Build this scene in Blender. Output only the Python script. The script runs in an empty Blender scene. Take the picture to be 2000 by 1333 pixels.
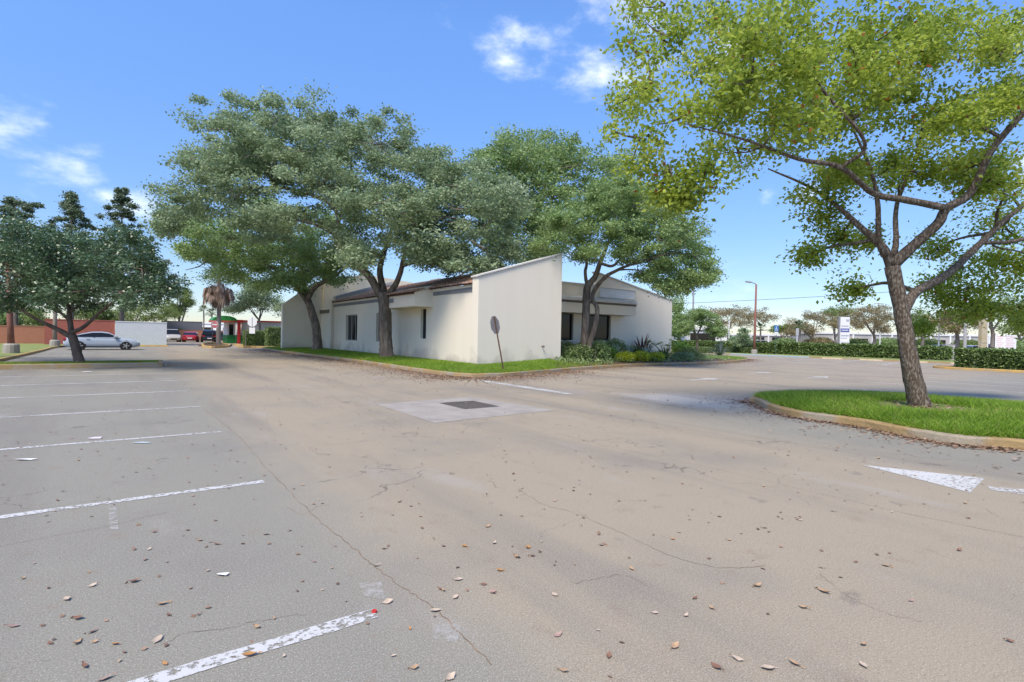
import bpy, math, random
import numpy as np
from mathutils import Vector, Matrix
random.seed(7)
SC = bpy.context.scene
COL = SC.collection
# ------------------------------------------------------------------ camera
# site frame: Y runs along the driving aisle, X across it, camera 1.6 m above the asphalt
FPX, PITCH, ROLL, AZ, CAMH = 1023.35, .009214, .017869, -.6236, 1.6
_x = np.array([1, 0, 0.]); _f = np.array([0, math.cos(PITCH), -math.sin(PITCH)]); _u = np.array([0, math.sin(PITCH), math.cos(PITCH)])
_x, _u = math.cos(ROLL)*_x + math.sin(ROLL)*_u, -math.sin(ROLL)*_x + math.cos(ROLL)*_u
_M = np.array([[math.cos(AZ), -math.sin(AZ), 0], [math.sin(AZ), math.cos(AZ), 0], [0, 0, 1]])
CR, CU, CF = _M@_x, _M@_u, _M@_f
cam = bpy.data.cameras.new('camera'); cam.sensor_width = 36; cam.lens = FPX/2000*36
cam.clip_end = 6000; cam.clip_start = .05
co = bpy.data.objects.new('camera', cam); COL.objects.link(co)
co.matrix_world = Matrix(((CR[0], CU[0], -CF[0], 0), (CR[1], CU[1], -CF[1], 0), (CR[2], CU[2], -CF[2], CAMH), (0, 0, 0, 1)))
SC.camera = co
# ------------------------------------------------------------------ light
SUN_EL, SUN_DIR = math.radians(56), (-.72, -.42)          # where the sun stands, seen from above
SKY_STRENGTH, SUN_STRENGTH, SUN_ANGLE, EXPOSURE = .15, 3.5, math.radians(24), .62
w = bpy.data.worlds.new('World'); SC.world = w; w.use_nodes = True
SUN_AZ = math.atan2(SUN_DIR[0], SUN_DIR[1])
sl = bpy.data.lights.new('sun', 'SUN'); sl.energy = SUN_STRENGTH; sl.angle = SUN_ANGLE; sl.color = (1, .90, .75)
so = bpy.data.objects.new('sun', sl); COL.objects.link(so)
_n = math.hypot(*SUN_DIR)
so.rotation_euler = Vector((SUN_DIR[0]/_n*math.cos(SUN_EL), SUN_DIR[1]/_n*math.cos(SUN_EL), math.sin(SUN_EL))).to_track_quat('Z', 'Y').to_euler()
so.location = (0, 0, 60)
SC.view_settings.view_transform = 'Standard'; SC.view_settings.look = 'None'
SC.view_settings.exposure = EXPOSURE; SC.view_settings.gamma = 1

def ray(px, py): return (px-1000)/FPX*CR - (py-666.5)/FPX*CU + CF
def gp(px, py, z=0.):                       # the point of the level z that is seen there
    d = ray(px, py); t = (z-CAMH)/d[2]; return Vector((d[0]*t, d[1]*t, z))
def dp(px, py, depth):                      # the point seen there at that distance
    d = ray(px, py)*depth; return Vector((d[0], d[1], d[2]+CAMH))
def depth_of(p): return float(np.dot(np.array([p[0], p[1], p[2]-CAMH]), CF))

def build_world():
    nt = w.node_tree; N = nt.nodes; L = nt.links
    N.clear()
    out = N.new('ShaderNodeOutputWorld'); bg = N.new('ShaderNodeBackground'); sky = N.new('ShaderNodeTexSky')
    sky.sky_type = 'NISHITA'; sky.sun_disc = False; sky.sun_elevation = SUN_EL; sky.sun_rotation = SUN_AZ
    sky.altitude = 1500; sky.air_density = 1.0; sky.dust_density = .5; sky.ozone_density = 1.6
    tc = N.new('ShaderNodeTexCoord')
    hs = N.new('ShaderNodeHueSaturation'); hs.inputs['Saturation'].default_value = 1.18
    # the band above the horizon is thinner in the photograph than the sky model gives: even it out with height, the same all round
    sz = N.new('ShaderNodeSeparateXYZ'); L.new(tc.outputs['Generated'], sz.inputs[0])
    hz = N.new('ShaderNodeMapRange'); hz.inputs['From Min'].default_value = 0; hz.inputs['From Max'].default_value = .5; hz.inputs['To Min'].default_value = .54; hz.inputs['To Max'].default_value = 1.5; L.new(sz.outputs[2], hz.inputs['Value'])
    vs_ = N.new('ShaderNodeVectorMath'); vs_.operation = 'SCALE'; L.new(sky.outputs['Color'], vs_.inputs[0]); L.new(hz.outputs['Result'], vs_.inputs['Scale'])
    vt = N.new('ShaderNodeVectorMath'); vt.operation = 'MULTIPLY'; vt.inputs[1].default_value = (.98, .94, .98); L.new(vs_.outputs[0], vt.inputs[0])
    L.new(vt.outputs[0], hs.inputs['Color'])
    wn = N.new('ShaderNodeTexNoise'); wn.inputs['Scale'].default_value = 9; wn.inputs['Detail'].default_value = 5; L.new(tc.outputs['Generated'], wn.inputs['Vector'])
    wp = N.new('ShaderNodeVectorMath'); wp.operation = 'MULTIPLY_ADD'; wp.inputs[1].default_value = (.16, .16, .09); L.new(wn.outputs['Color'], wp.inputs[0])
    wo = N.new('ShaderNodeVectorMath'); wo.operation = 'ADD'; wo.inputs[1].default_value = (-.08, -.08, -.045); L.new(tc.outputs['Generated'], wo.inputs[0]); L.new(wo.outputs[0], wp.inputs[2])
    nz = N.new('ShaderNodeTexNoise'); nz.inputs['Scale'].default_value = 5.5; nz.inputs['Detail'].default_value = 9; nz.inputs['Roughness'].default_value = .58
    mp = N.new('ShaderNodeMapping'); mp.inputs['Scale'].default_value = (1, 1, 2.2); mp.inputs['Location'].default_value = (.3, 1.7, .2)
    L.new(tc.outputs['Generated'], mp.inputs['Vector']); L.new(mp.outputs['Vector'], nz.inputs['Vector'])
    acc = None
    for (px, py, rad, amp) in ((1170, 115, .11, .52), (1275, 70, .14, .62), (1390, 80, .08, .55), (1200, 5, .08, .5), (990, 120, .07, .40),
                               (15, 290, .085, .50), (110, 325, .075, .48), (275, 388, .065, .42), (200, 380, .035, .5), (1495, 383, .03, .55), (1590, 375, .03, .55), (-250, 330, .12, .9), (2300, 250, .15, .9)):
        d = ray(px, py); d = d/np.linalg.norm(d)
        vm = N.new('ShaderNodeVectorMath'); vm.operation = 'DISTANCE'; vm.inputs[1].default_value = tuple(d)
        L.new(wp.outputs[0], vm.inputs[0])
        mr = N.new('ShaderNodeMapRange'); mr.interpolation_type = 'SMOOTHSTEP'
        mr.inputs['From Min'].default_value = rad*1.5; mr.inputs['From Max'].default_value = 0
        mr.inputs['To Min'].default_value = 0; mr.inputs['To Max'].default_value = amp
        L.new(vm.outputs['Value'], mr.inputs['Value'])
        if acc is None: acc = mr.outputs['Result']
        else:
            ad = N.new('ShaderNodeMath'); ad.operation = 'MAXIMUM'; L.new(acc, ad.inputs[0]); L.new(mr.outputs['Result'], ad.inputs[1]); acc = ad.outputs[0]
    a = N.new('ShaderNodeMath'); a.operation = 'MULTIPLY_ADD'; a.inputs[1].default_value = 2.0; a.inputs[2].default_value = -.98
    L.new(nz.outputs['Fac'], a.inputs[0])
    b = N.new('ShaderNodeMath'); b.operation = 'MULTIPLY_ADD'; b.inputs[1].default_value = 1.0
    L.new(acc, b.inputs[0]); L.new(a.outputs[0], b.inputs[2])
    c = N.new('ShaderNodeMapRange'); c.interpolation_type = 'SMOOTHSTEP'
    c.inputs['From Min'].default_value = .28; c.inputs['From Max'].default_value = 1.15; c.inputs['To Max'].default_value = .9
    L.new(b.outputs[0], c.inputs['Value'])
    mx = N.new('ShaderNodeMix'); mx.data_type = 'RGBA'
    L.new(c.outputs['Result'], mx.inputs['Factor']); L.new(hs.outputs['Color'], mx.inputs[6]); mx.inputs[7].default_value = (9.5, 9.3, 9.0, 1)
    L.new(mx.outputs[2], bg.inputs['Color']); bg.inputs['Strength'].default_value = SKY_STRENGTH
    L.new(bg.outputs[0], out.inputs[0])
build_world()

# ------------------------------------------------------------------ materials
MATS = {}
def mat(name, c1, c2=None, scale=4., rough=.85, bump=0., bscale=60., spec=.3, metal=0., stretch=(1, 1, 1), lo=.35, hi=.65, detail=6):
    if name in MATS: return MATS[name]
    m = bpy.data.materials.new(name); m.use_nodes = True; MATS[name] = m
    N, L = m.node_tree.nodes, m.node_tree.links; P = N['Principled BSDF']
    P.inputs['Roughness'].default_value = rough; P.inputs['Specular IOR Level'].default_value = spec; P.inputs['Metallic'].default_value = metal
    tc = N.new('ShaderNodeTexCoord'); mp = N.new('ShaderNodeMapping'); mp.inputs['Scale'].default_value = stretch
    L.new(tc.outputs['Object'], mp.inputs['Vector'])
    if c2 is None: c2 = tuple(v*.82 for v in c1)
    nz = N.new('ShaderNodeTexNoise'); nz.inputs['Scale'].default_value = scale; nz.inputs['Detail'].default_value = detail
    L.new(mp.outputs['Vector'], nz.inputs['Vector'])
    mr = N.new('ShaderNodeMapRange'); mr.inputs['From Min'].default_value = lo; mr.inputs['From Max'].default_value = hi
    L.new(nz.outputs['Fac'], mr.inputs['Value'])
    mx = N.new('ShaderNodeMix'); mx.data_type = 'RGBA'; L.new(mr.outputs['Result'], mx.inputs['Factor'])
    mx.inputs[6].default_value = (*c1, 1); mx.inputs[7].default_value = (*c2, 1)
    L.new(mx.outputs[2], P.inputs['Base Color'])
    if bump:
        n2 = N.new('ShaderNodeTexNoise'); n2.inputs['Scale'].default_value = bscale; n2.inputs['Detail'].default_value = 4
        L.new(mp.outputs['Vector'], n2.inputs['Vector'])
        bp = N.new('ShaderNodeBump'); bp.inputs['Strength'].default_value = bump; bp.inputs['Distance'].default_value = .02
        L.new(n2.outputs['Fac'], bp.inputs['Height']); L.new(bp.outputs[0], P.inputs['Normal'])
    return m

def leafmat(name, dark, mid, light, trans=.3, rough=.5, spec=.35, extra=None):
    """leaf colours differ from leaf to leaf by the face attribute tone"""
    if name in MATS: return MATS[name]
    m = bpy.data.materials.new(name); m.use_nodes = True; MATS[name] = m
    N, L = m.node_tree.nodes, m.node_tree.links; P = N['Principled BSDF']; out = N['Material Output']
    at = N.new('ShaderNodeAttribute'); at.attribute_name = 'tone'
    cr = N.new('ShaderNodeValToRGB'); e = cr.color_ramp.elements
    e[0].position = 0; e[0].color = (*dark, 1); e[1].position = .96 if extra else 1; e[1].color = (*light, 1)
    k = e.new(.5); k.color = (*mid, 1)
    if extra: k = e.new(.985); k.color = (*extra, 1)
    L.new(at.outputs['Fac'], cr.inputs['Fac']); L.new(cr.outputs['Color'], P.inputs['Base Color'])
    P.inputs['Roughness'].default_value = rough; P.inputs['Specular IOR Level'].default_value = spec
    tr = N.new('ShaderNodeBsdfTranslucent'); L.new(cr.outputs['Color'], tr.inputs['Color'])
    ms = N.new('ShaderNodeMixShader'); ms.inputs[0].default_value = trans
    L.new(P.outputs[0], ms.inputs[1]); L.new(tr.outputs[0], ms.inputs[2]); L.new(ms.outputs[0], out.inputs['Surface'])
    return m

def glassmat(name, col, rough=.04, spec=.6):
    if name in MATS: return MATS[name]
    m = mat(name, col, col, rough=rough, spec=spec); return m

def asphalt_mat():
    m = bpy.data.materials.new('asphalt'); m.use_nodes = True; MATS['asphalt'] = m
    N, L = m.node_tree.nodes, m.node_tree.links; P = N['Principled BSDF']
    g = N.new('ShaderNodeNewGeometry'); sep = N.new('ShaderNodeSeparateXYZ'); L.new(g.outputs['Position'], sep.inputs[0])
    def noise(scale, detail=5, rough=.6, stretch=None):
        n = N.new('ShaderNodeTexNoise'); n.inputs['Scale'].default_value = scale; n.inputs['Detail'].default_value = detail; n.inputs['Roughness'].default_value = rough
        if stretch:
            mp = N.new('ShaderNodeMapping'); mp.inputs['Scale'].default_value = stretch; L.new(g.outputs['Position'], mp.inputs['Vector']); L.new(mp.outputs[0], n.inputs['Vector'])
        else: L.new(g.outputs['Position'], n.inputs['Vector'])
        return n.outputs['Fac']
    def math_(op, a, b=None, c=None):
        n = N.new('ShaderNodeMath'); n.operation = op
        for i, v in enumerate((a, b, c)):
            if v is None: continue
            if isinstance(v, (int, float)): n.inputs[i].default_value = v
            else: L.new(v, n.inputs[i])
        return n.outputs[0]
    def rng(v, a, b, c=0, d=1, smooth=True):
        n = N.new('ShaderNodeMapRange'); n.interpolation_type = 'SMOOTHSTEP' if smooth else 'LINEAR'
        for i, k in zip(('From Min', 'From Max', 'To Min', 'To Max'), (a, b, c, d)): n.inputs[i].default_value = k
        L.new(v, n.inputs['Value']); return n.outputs['Result']
    def mix(f, a, b):
        n = N.new('ShaderNodeMix'); n.data_type = 'RGBA'
        if isinstance(f, (int, float)): n.inputs['Factor'].default_value = f
        else: L.new(f, n.inputs['Factor'])
        for i, v in ((6, a), (7, b)):
            if isinstance(v, tuple): n.inputs[i].default_value = (*v, 1)
            else: L.new(v, n.inputs[i])
        return n.outputs[2]
    big = noise(.35, 4); mid = noise(1.7, 5)
    xx = math_('ADD', sep.outputs[0], math_('MULTIPLY_ADD', mid, 1.0, -.5))
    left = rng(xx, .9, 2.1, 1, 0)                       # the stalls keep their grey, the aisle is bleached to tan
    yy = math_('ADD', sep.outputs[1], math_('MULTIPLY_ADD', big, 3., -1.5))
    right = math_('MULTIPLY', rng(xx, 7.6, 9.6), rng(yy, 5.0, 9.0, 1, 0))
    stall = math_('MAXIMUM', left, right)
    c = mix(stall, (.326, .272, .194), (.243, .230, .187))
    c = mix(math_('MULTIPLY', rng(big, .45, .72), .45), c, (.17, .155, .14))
    c = mix(math_('MULTIPLY', rng(noise(.8, 6, .65, (1, .35, 1)), .56, .72), .5), c, (.36, .335, .31))
    c = mix(math_('MULTIPLY', rng(noise(3.1, 6, .7), .56, .74), .42), c, (.22, .145, .095))
    c = mix(math_('MULTIPLY', rng(noise(38, 4, .6), .62, .70), .45), c, (.26, .16, .10))
    # bleached patch by the island nose
    vd = N.new('ShaderNodeVectorMath'); vd.operation = 'DISTANCE'; vd.inputs[1].default_value = (12.0, 8.3, 0); L.new(g.outputs['Position'], vd.inputs[0])
    c = mix(math_('MULTIPLY', rng(math_('ADD', vd.outputs['Value'], math_('MULTIPLY', noise(1.1, 6, .7, (1, .5, 1)), 4.)), 4.4, 2.6), .6), c, (.50, .48, .46))
    # long darker streaks along the aisle and old oil spots
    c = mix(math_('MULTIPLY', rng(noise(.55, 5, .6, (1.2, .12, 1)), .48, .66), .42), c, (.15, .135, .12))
    c = mix(math_('MULTIPLY', rng(noise(2.3, 3, .5), .68, .76), .4), c, (.10, .09, .085))
    # aggregate
    ag = noise(120, 4, .8)
    c = mix(math_('MULTIPLY', rng(ag, .54, .66), .8), c, (.58, .53, .47))
    c = mix(math_('MULTIPLY', rng(ag, .46, .34), .75), c, (.07, .06, .052))
    c = mix(math_('MULTIPLY', rng(noise(52, 4, .8), .40, .60), .22), c, (.12, .10, .085))
    v = N.new('ShaderNodeTexVoronoi'); v.inputs['Scale'].default_value = 70; L.new(g.outputs['Position'], v.inputs['Vector'])
    c = mix(math_('MULTIPLY', rng(v.outputs['Distance'], .16, .05), .55), c, (.55, .52, .48))
    # hairline cracks
    vw = N.new('ShaderNodeTexVoronoi'); vw.feature = 'DISTANCE_TO_EDGE'; vw.inputs['Scale'].default_value = .42
    nv = N.new('ShaderNodeTexNoise'); nv.inputs['Scale'].default_value = 1.3; nv.inputs['Detail'].default_value = 7; L.new(g.outputs['Position'], nv.inputs['Vector'])
    va = N.new('ShaderNodeVectorMath'); va.operation = 'MULTIPLY_ADD'; va.inputs[1].default_value = (1.6, 1.6, 0); L.new(nv.outputs['Color'], va.inputs[0]); L.new(g.outputs['Position'], va.inputs[2])
    L.new(va.outputs[0], vw.inputs['Vector'])
    crack = math_('MULTIPLY', rng(vw.outputs['Distance'], .0035, .001), rng(noise(.6, 3), .47, .58))
    c = mix(math_('MULTIPLY', crack, .55), c, (.05, .04, .035))
    L.new(c, P.inputs['Base Color']); P.inputs['Roughness'].default_value = .88; P.inputs['Specular IOR Level'].default_value = .25
    bp = N.new('ShaderNodeBump'); bp.inputs['Strength'].default_value = .2; bp.inputs['Distance'].default_value = .004
    L.new(math_('SUBTRACT', ag, math_('MULTIPLY', crack, 1.)), bp.inputs['Height']); L.new(bp.outputs[0], P.inputs['Normal'])
    return m

def wall_mat():
    """white painted stucco, grimy towards the soil splash line, a few rust-coloured runs"""
    m = bpy.data.materials.new('white_stucco'); m.use_nodes = True; MATS['white_stucco'] = m
    N, L = m.node_tree.nodes, m.node_tree.links; P = N['Principled BSDF']
    g = N.new('ShaderNodeNewGeometry'); sep = N.new('ShaderNodeSeparateXYZ'); L.new(g.outputs['Position'], sep.inputs[0])
    n1 = N.new('ShaderNodeTexNoise'); n1.inputs['Scale'].default_value = .9; n1.inputs['Detail'].default_value = 7; L.new(g.outputs['Position'], n1.inputs['Vector'])
    mp = N.new('ShaderNodeMapping'); mp.inputs['Scale'].default_value = (1.5, 1.5, .12); L.new(g.outputs['Position'], mp.inputs['Vector'])
    n2 = N.new('ShaderNodeTexNoise'); n2.inputs['Scale'].default_value = 1.2; n2.inputs['Detail'].default_value = 6; L.new(mp.outputs[0], n2.inputs['Vector'])
    mr = N.new('ShaderNodeMapRange'); mr.inputs['From Min'].default_value = .35; mr.inputs['From Max'].default_value = .7; L.new(n2.outputs['Fac'], mr.inputs['Value'])
    mx = N.new('ShaderNodeMix'); mx.data_type = 'RGBA'; mx.inputs[6].default_value = (.755, .685, .565, 1); mx.inputs[7].default_value = (.74, .665, .545, 1); L.new(mr.outputs[0], mx.inputs['Factor'])
    # splash dirt with a ragged upper edge
    h = N.new('ShaderNodeMath'); h.operation = 'MULTIPLY_ADD'; h.inputs[1].default_value = -2.2; L.new(n1.outputs['Fac'], h.inputs[0]); L.new(sep.outputs[2], h.inputs[2])
    d = N.new('ShaderNodeMapRange'); d.inputs['From Min'].default_value = -.28; d.inputs['From Max'].default_value = -.85; d.inputs['To Max'].default_value = .6; L.new(h.outputs[0], d.inputs['Value'])
    m2 = N.new('ShaderNodeMix'); m2.data_type = 'RGBA'; m2.inputs[7].default_value = (.40, .34, .29, 1); L.new(mx.outputs[2], m2.inputs[6]); L.new(d.outputs[0], m2.inputs['Factor'])
    L.new(m2.outputs[2], P.inputs['Base Color']); P.inputs['Roughness'].default_value = .9; P.inputs['Specular IOR Level'].default_value = .2
    n3 = N.new('ShaderNodeTexNoise'); n3.inputs['Scale'].default_value = 45; n3.inputs['Detail'].default_value = 4; L.new(g.outputs['Position'], n3.inputs['Vector'])
    bp = N.new('ShaderNodeBump'); bp.inputs['Strength'].default_value = .25; bp.inputs['Distance'].default_value = .01; L.new(n3.outputs['Fac'], bp.inputs['Height']); L.new(bp.outputs[0], P.inputs['Normal'])
    return m

def brick_mat(name, c1, c2, mortar, sc=1.0, row=.08, bw=.22, ms=.012):
    if name in MATS: return MATS[name]
    m = bpy.data.materials.new(name); m.use_nodes = True; MATS[name] = m
    N, L = m.node_tree.nodes, m.node_tree.links; P = N['Principled BSDF']
    g = N.new('ShaderNodeNewGeometry'); mp = N.new('ShaderNodeMapping'); mp.inputs['Rotation'].default_value = (math.pi/2, 0, 0)
    L.new(g.outputs['Position'], mp.inputs['Vector'])
    b = N.new('ShaderNodeTexBrick'); L.new(mp.outputs[0], b.inputs['Vector'])
    b.inputs['Color1'].default_value = (*c1, 1); b.inputs['Color2'].default_value = (*c2, 1); b.inputs['Mortar'].default_value = (*mortar, 1)
    b.inputs['Scale'].default_value = sc; b.inputs['Row Height'].default_value = row; b.inputs['Brick Width'].default_value = bw; b.inputs['Mortar Size'].default_value = ms
    L.new(b.outputs['Color'], P.inputs['Base Color']); P.inputs['Roughness'].default_value = .9
    return m

def line_mat():
    """old road paint, flaked down to the asphalt in places"""
    m = bpy.data.materials.new('road_paint'); m.use_nodes = True; MATS['road_paint'] = m
    N, L = m.node_tree.nodes, m.node_tree.links; P = N['Principled BSDF']; out = N['Material Output']
    g = N.new('ShaderNodeNewGeometry')
    n = N.new('ShaderNodeTexNoise'); n.inputs['Scale'].default_value = 22; n.inputs['Detail'].default_value = 8; n.inputs['Roughness'].default_value = .7; L.new(g.outputs['Position'], n.inputs['Vector'])
    n2 = N.new('ShaderNodeTexNoise'); n2.inputs['Scale'].default_value = 1.2; n2.inputs['Detail'].default_value = 3; L.new(g.outputs['Position'], n2.inputs['Vector'])
    a = N.new('ShaderNodeMath'); a.operation = 'MULTIPLY_ADD'; a.inputs[1].default_value = .35; L.new(n2.outputs['Fac'], a.inputs[0]); L.new(n.outputs['Fac'], a.inputs[2])
    r = N.new('ShaderNodeMapRange'); r.inputs['From Min'].default_value = .68; r.inputs['From Max'].default_value = .76; L.new(a.outputs[0], r.inputs['Value'])
    P.inputs['Base Color'].default_value = (.50, .49, .47, 1); P.inputs['Roughness'].default_value = .8
    t = N.new('ShaderNodeBsdfTransparent'); ms = N.new('ShaderNodeMixShader'); L.new(r.outputs[0], ms.inputs[0]); L.new(P.outputs[0], ms.inputs[1]); L.new(t.outputs[0], ms.inputs[2])
    L.new(ms.outputs[0], out.inputs['Surface']); return m

def smudge_mat():
    m = bpy.data.materials.new('worn_paint_smudge'); m.use_nodes = True; MATS['smudge'] = m
    N, L = m.node_tree.nodes, m.node_tree.links; P = N['Principled BSDF']; out = N['Material Output']
    g = N.new('ShaderNodeNewGeometry'); n = N.new('ShaderNodeTexNoise'); n.inputs['Scale'].default_value = 14; n.inputs['Detail'].default_value = 9; n.inputs['Roughness'].default_value = .75
    L.new(g.outputs['Position'], n.inputs['Vector'])
    r = N.new('ShaderNodeMapRange'); r.inputs['From Min'].default_value = .42; r.inputs['From Max'].default_value = .6; r.inputs['To Min'].default_value = 1; r.inputs['To Max'].default_value = .45; L.new(n.outputs['Fac'], r.inputs['Value'])
    P.inputs['Base Color'].default_value = (.55, .52, .48, 1)
    t = N.new('ShaderNodeBsdfTransparent'); ms = N.new('ShaderNodeMixShader'); L.new(r.outputs[0], ms.inputs[0]); L.new(P.outputs[0], ms.inputs[1]); L.new(t.outputs[0], ms.inputs[2])
    L.new(ms.outputs[0], out.inputs['Surface']); return m

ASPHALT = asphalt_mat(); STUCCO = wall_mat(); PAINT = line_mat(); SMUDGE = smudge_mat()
KERB = mat('old_kerb', (.30, .255, .185), (.31, .215, .10), scale=1.3, bump=.7, bscale=18, lo=.42, hi=.56, detail=12)
KERB_Y = mat('yellow_kerb', (.52, .32, .09), (.38, .27, .14), scale=2., bump=.3, bscale=25)
KERB_B = mat('blue_kerb', (.25, .38, .45), (.36, .40, .40), scale=2.5, bump=.3, bscale=25)
CONC = mat('concrete', (.34, .31, .27), (.28, .25, .22), scale=2.2, bump=.25, bscale=80, detail=9)
SOIL = mat('lawn_soil', (.09, .15, .025), (.17, .16, .06), scale=1.6, bump=.6, bscale=30)
MULCH = mat('mulch', (.085, .055, .035), (.15, .10, .07), scale=9, bump=1., bscale=40, detail=10)
DRYGRASS = mat('mown_grass', (.17, .22, .05), (.24, .25, .09), scale=1.3, bump=.6, bscale=40, detail=10)
BARK = mat('oak_bark', (.12, .095, .075), (.24, .20, .165), scale=7, bump=1., bscale=22, stretch=(1, 1, .28), detail=10, lo=.42, hi=.66)
BARK_L = mat('lichen_bark', (.085, .06, .042), (.28, .235, .185), scale=30, bump=1., bscale=38, stretch=(1, 1, .38), detail=12, lo=.46, hi=.70)
BARK_P = mat('palm_bark', (.20, .165, .135), (.28, .24, .20), scale=12, bump=.8, bscale=25, stretch=(1, 1, 2))
GREYBAND = mat('grey_band_paint', (.20, .20, .205), (.23, .225, .22), scale=2)
BROWNBAND = mat('brown_band_paint', (.15, .125, .11), (.18, .15, .13), scale=2)
TILE = mat('clay_tile', (.30, .15, .10), (.42, .29, .22), scale=3.5, bump=.3, bscale=30, detail=9)
GLASS = glassmat('dark_window_glass', (.012, .013, .014), .03, .3)
FRAME = mat('dark_bronze_frame', (.03, .027, .025), (.04, .036, .032), rough=.5)
GREYFRAME = mat('grey_reveal', (.33, .33, .33), (.38, .38, .37), rough=.7)
STEEL = mat('galvanised_steel', (.38, .37, .36), (.30, .28, .27), scale=9, rough=.55, metal=.4)
RUST = mat('rusty_post', (.10, .06, .045), (.15, .085, .06), scale=14, rough=.8)
REDPAINT = mat('red_paint', (.50, .035, .03), (.44, .03, .025), rough=.5)
GREENPAINT = mat('green_paint', (.03, .25, .06), (.03, .20, .05), rough=.5)
MAROON = mat('maroon_pole_paint', (.20, .075, .055), (.25, .11, .085), scale=3, rough=.6)
WHITE = mat('white_paint', (.74, .74, .73), (.68, .68, .67), rough=.5)
BLACK = mat('black_rubber', (.015, .015, .015), (.02, .02, .02), rough=.8)
PIT = mat('pit_wall', (.03, .028, .025), (.02, .02, .02))
IRON = mat('cast_iron', (.13, .12, .11), (.18, .15, .13), scale=12, rough=.6, metal=.3, bump=.3)
CREAM = mat('cream_render', (.58, .54, .47), (.54, .50, .43), scale=1)
BRICKRED = brick_mat('red_brick', (.34, .075, .05), (.40, .10, .07), (.28, .13, .10))
BRICKOR = brick_mat('orange_brick', (.42, .14, .07), (.46, .17, .09), (.36, .2, .13))
BLOCKW = brick_mat('white_block', (.60, .61, .63), (.57, .58, .60), (.50, .51, .53), row=.2, bw=.4)
BLOCKG = brick_mat('grey_block', (.16, .16, .17), (.18, .18, .185), (.12, .12, .13), row=.2, bw=.4)
CHROME = mat('alloy', (.5, .5, .5), (.45, .45, .45), rough=.3, metal=.9)
LAMPC = mat('headlamp', (.75, .77, .8), (.7, .7, .7), rough=.15, spec=.8)
TAILC = mat('tail_lamp', (.35, .01, .01), (.3, .01, .01), rough=.2, spec=.7)
OAK = leafmat('oak_leaf', (.17, .235, .115), (.31, .40, .22), (.43, .51, .32), trans=.40, extra=(.2, .2, .08))
OAK2 = leafmat('oak_leaf_fresh', (.155, .235, .075), (.28, .39, .145), (.40, .50, .235), trans=.42)
MAHO = leafmat('yellow_green_leaf', (.17, .235, .03), (.34, .43, .06), (.55, .60, .12), trans=.52, rough=.45, extra=(.36, .11, .03))
FICUS = leafmat('glossy_dark_leaf', (.045, .085, .038), (.10, .165, .075), (.23, .31, .165), trans=.28, rough=.32, spec=.6)
CYP = leafmat('conifer_leaf', (.10, .145, .085), (.17, .225, .135), (.27, .33, .21), trans=.3)
LIME = leafmat('light_green_leaf', (.11, .165, .04), (.20, .27, .075), (.32, .38, .13), trans=.4, extra=(.35, .25, .08))
BROWNL = leafmat('thin_tan_leaf', (.19, .175, .08), (.31, .26, .13), (.42, .34, .18), trans=.4)
HEDGE = leafmat('hedge_leaf', (.08, .13, .035), (.16, .235, .065), (.30, .37, .14), trans=.25)
HEDGE2 = leafmat('clipped_hedge_leaf', (.08, .13, .045), (.17, .24, .08), (.31, .37, .16), trans=.25)
YSHRUB = leafmat('yellow_shrub_leaf', (.25, .32, .02), (.50, .56, .04), (.70, .72, .09), trans=.35)
SILVER = leafmat('silver_strap_leaf', (.22, .28, .20), (.40, .45, .34), (.60, .62, .52), trans=.2)
PURPLE = leafmat('bronze_strap_leaf', (.12, .05, .045), (.20, .09, .07), (.24, .23, .09), trans=.25)
PHILO = leafmat('lobed_green_leaf', (.12, .23, .03), (.21, .36, .05), (.33, .47, .09), trans=.35)
DEADP = leafmat('dead_frond', (.24, .17, .125), (.36, .265, .20), (.48, .37, .29), trans=.15)
PALMG = leafmat('palm_frond', (.06, .10, .03), (.11, .16, .05), (.19, .24, .09), trans=.25)
GRASS = leafmat('grass_blade', (.13, .24, .02), (.235, .38, .035), (.36, .48, .08), trans=.45, extra=(.30, .26, .10))
LITTER = leafmat('dry_litter', (.14, .075, .045), (.29, .18, .115), (.46, .34, .24), trans=.05)

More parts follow.
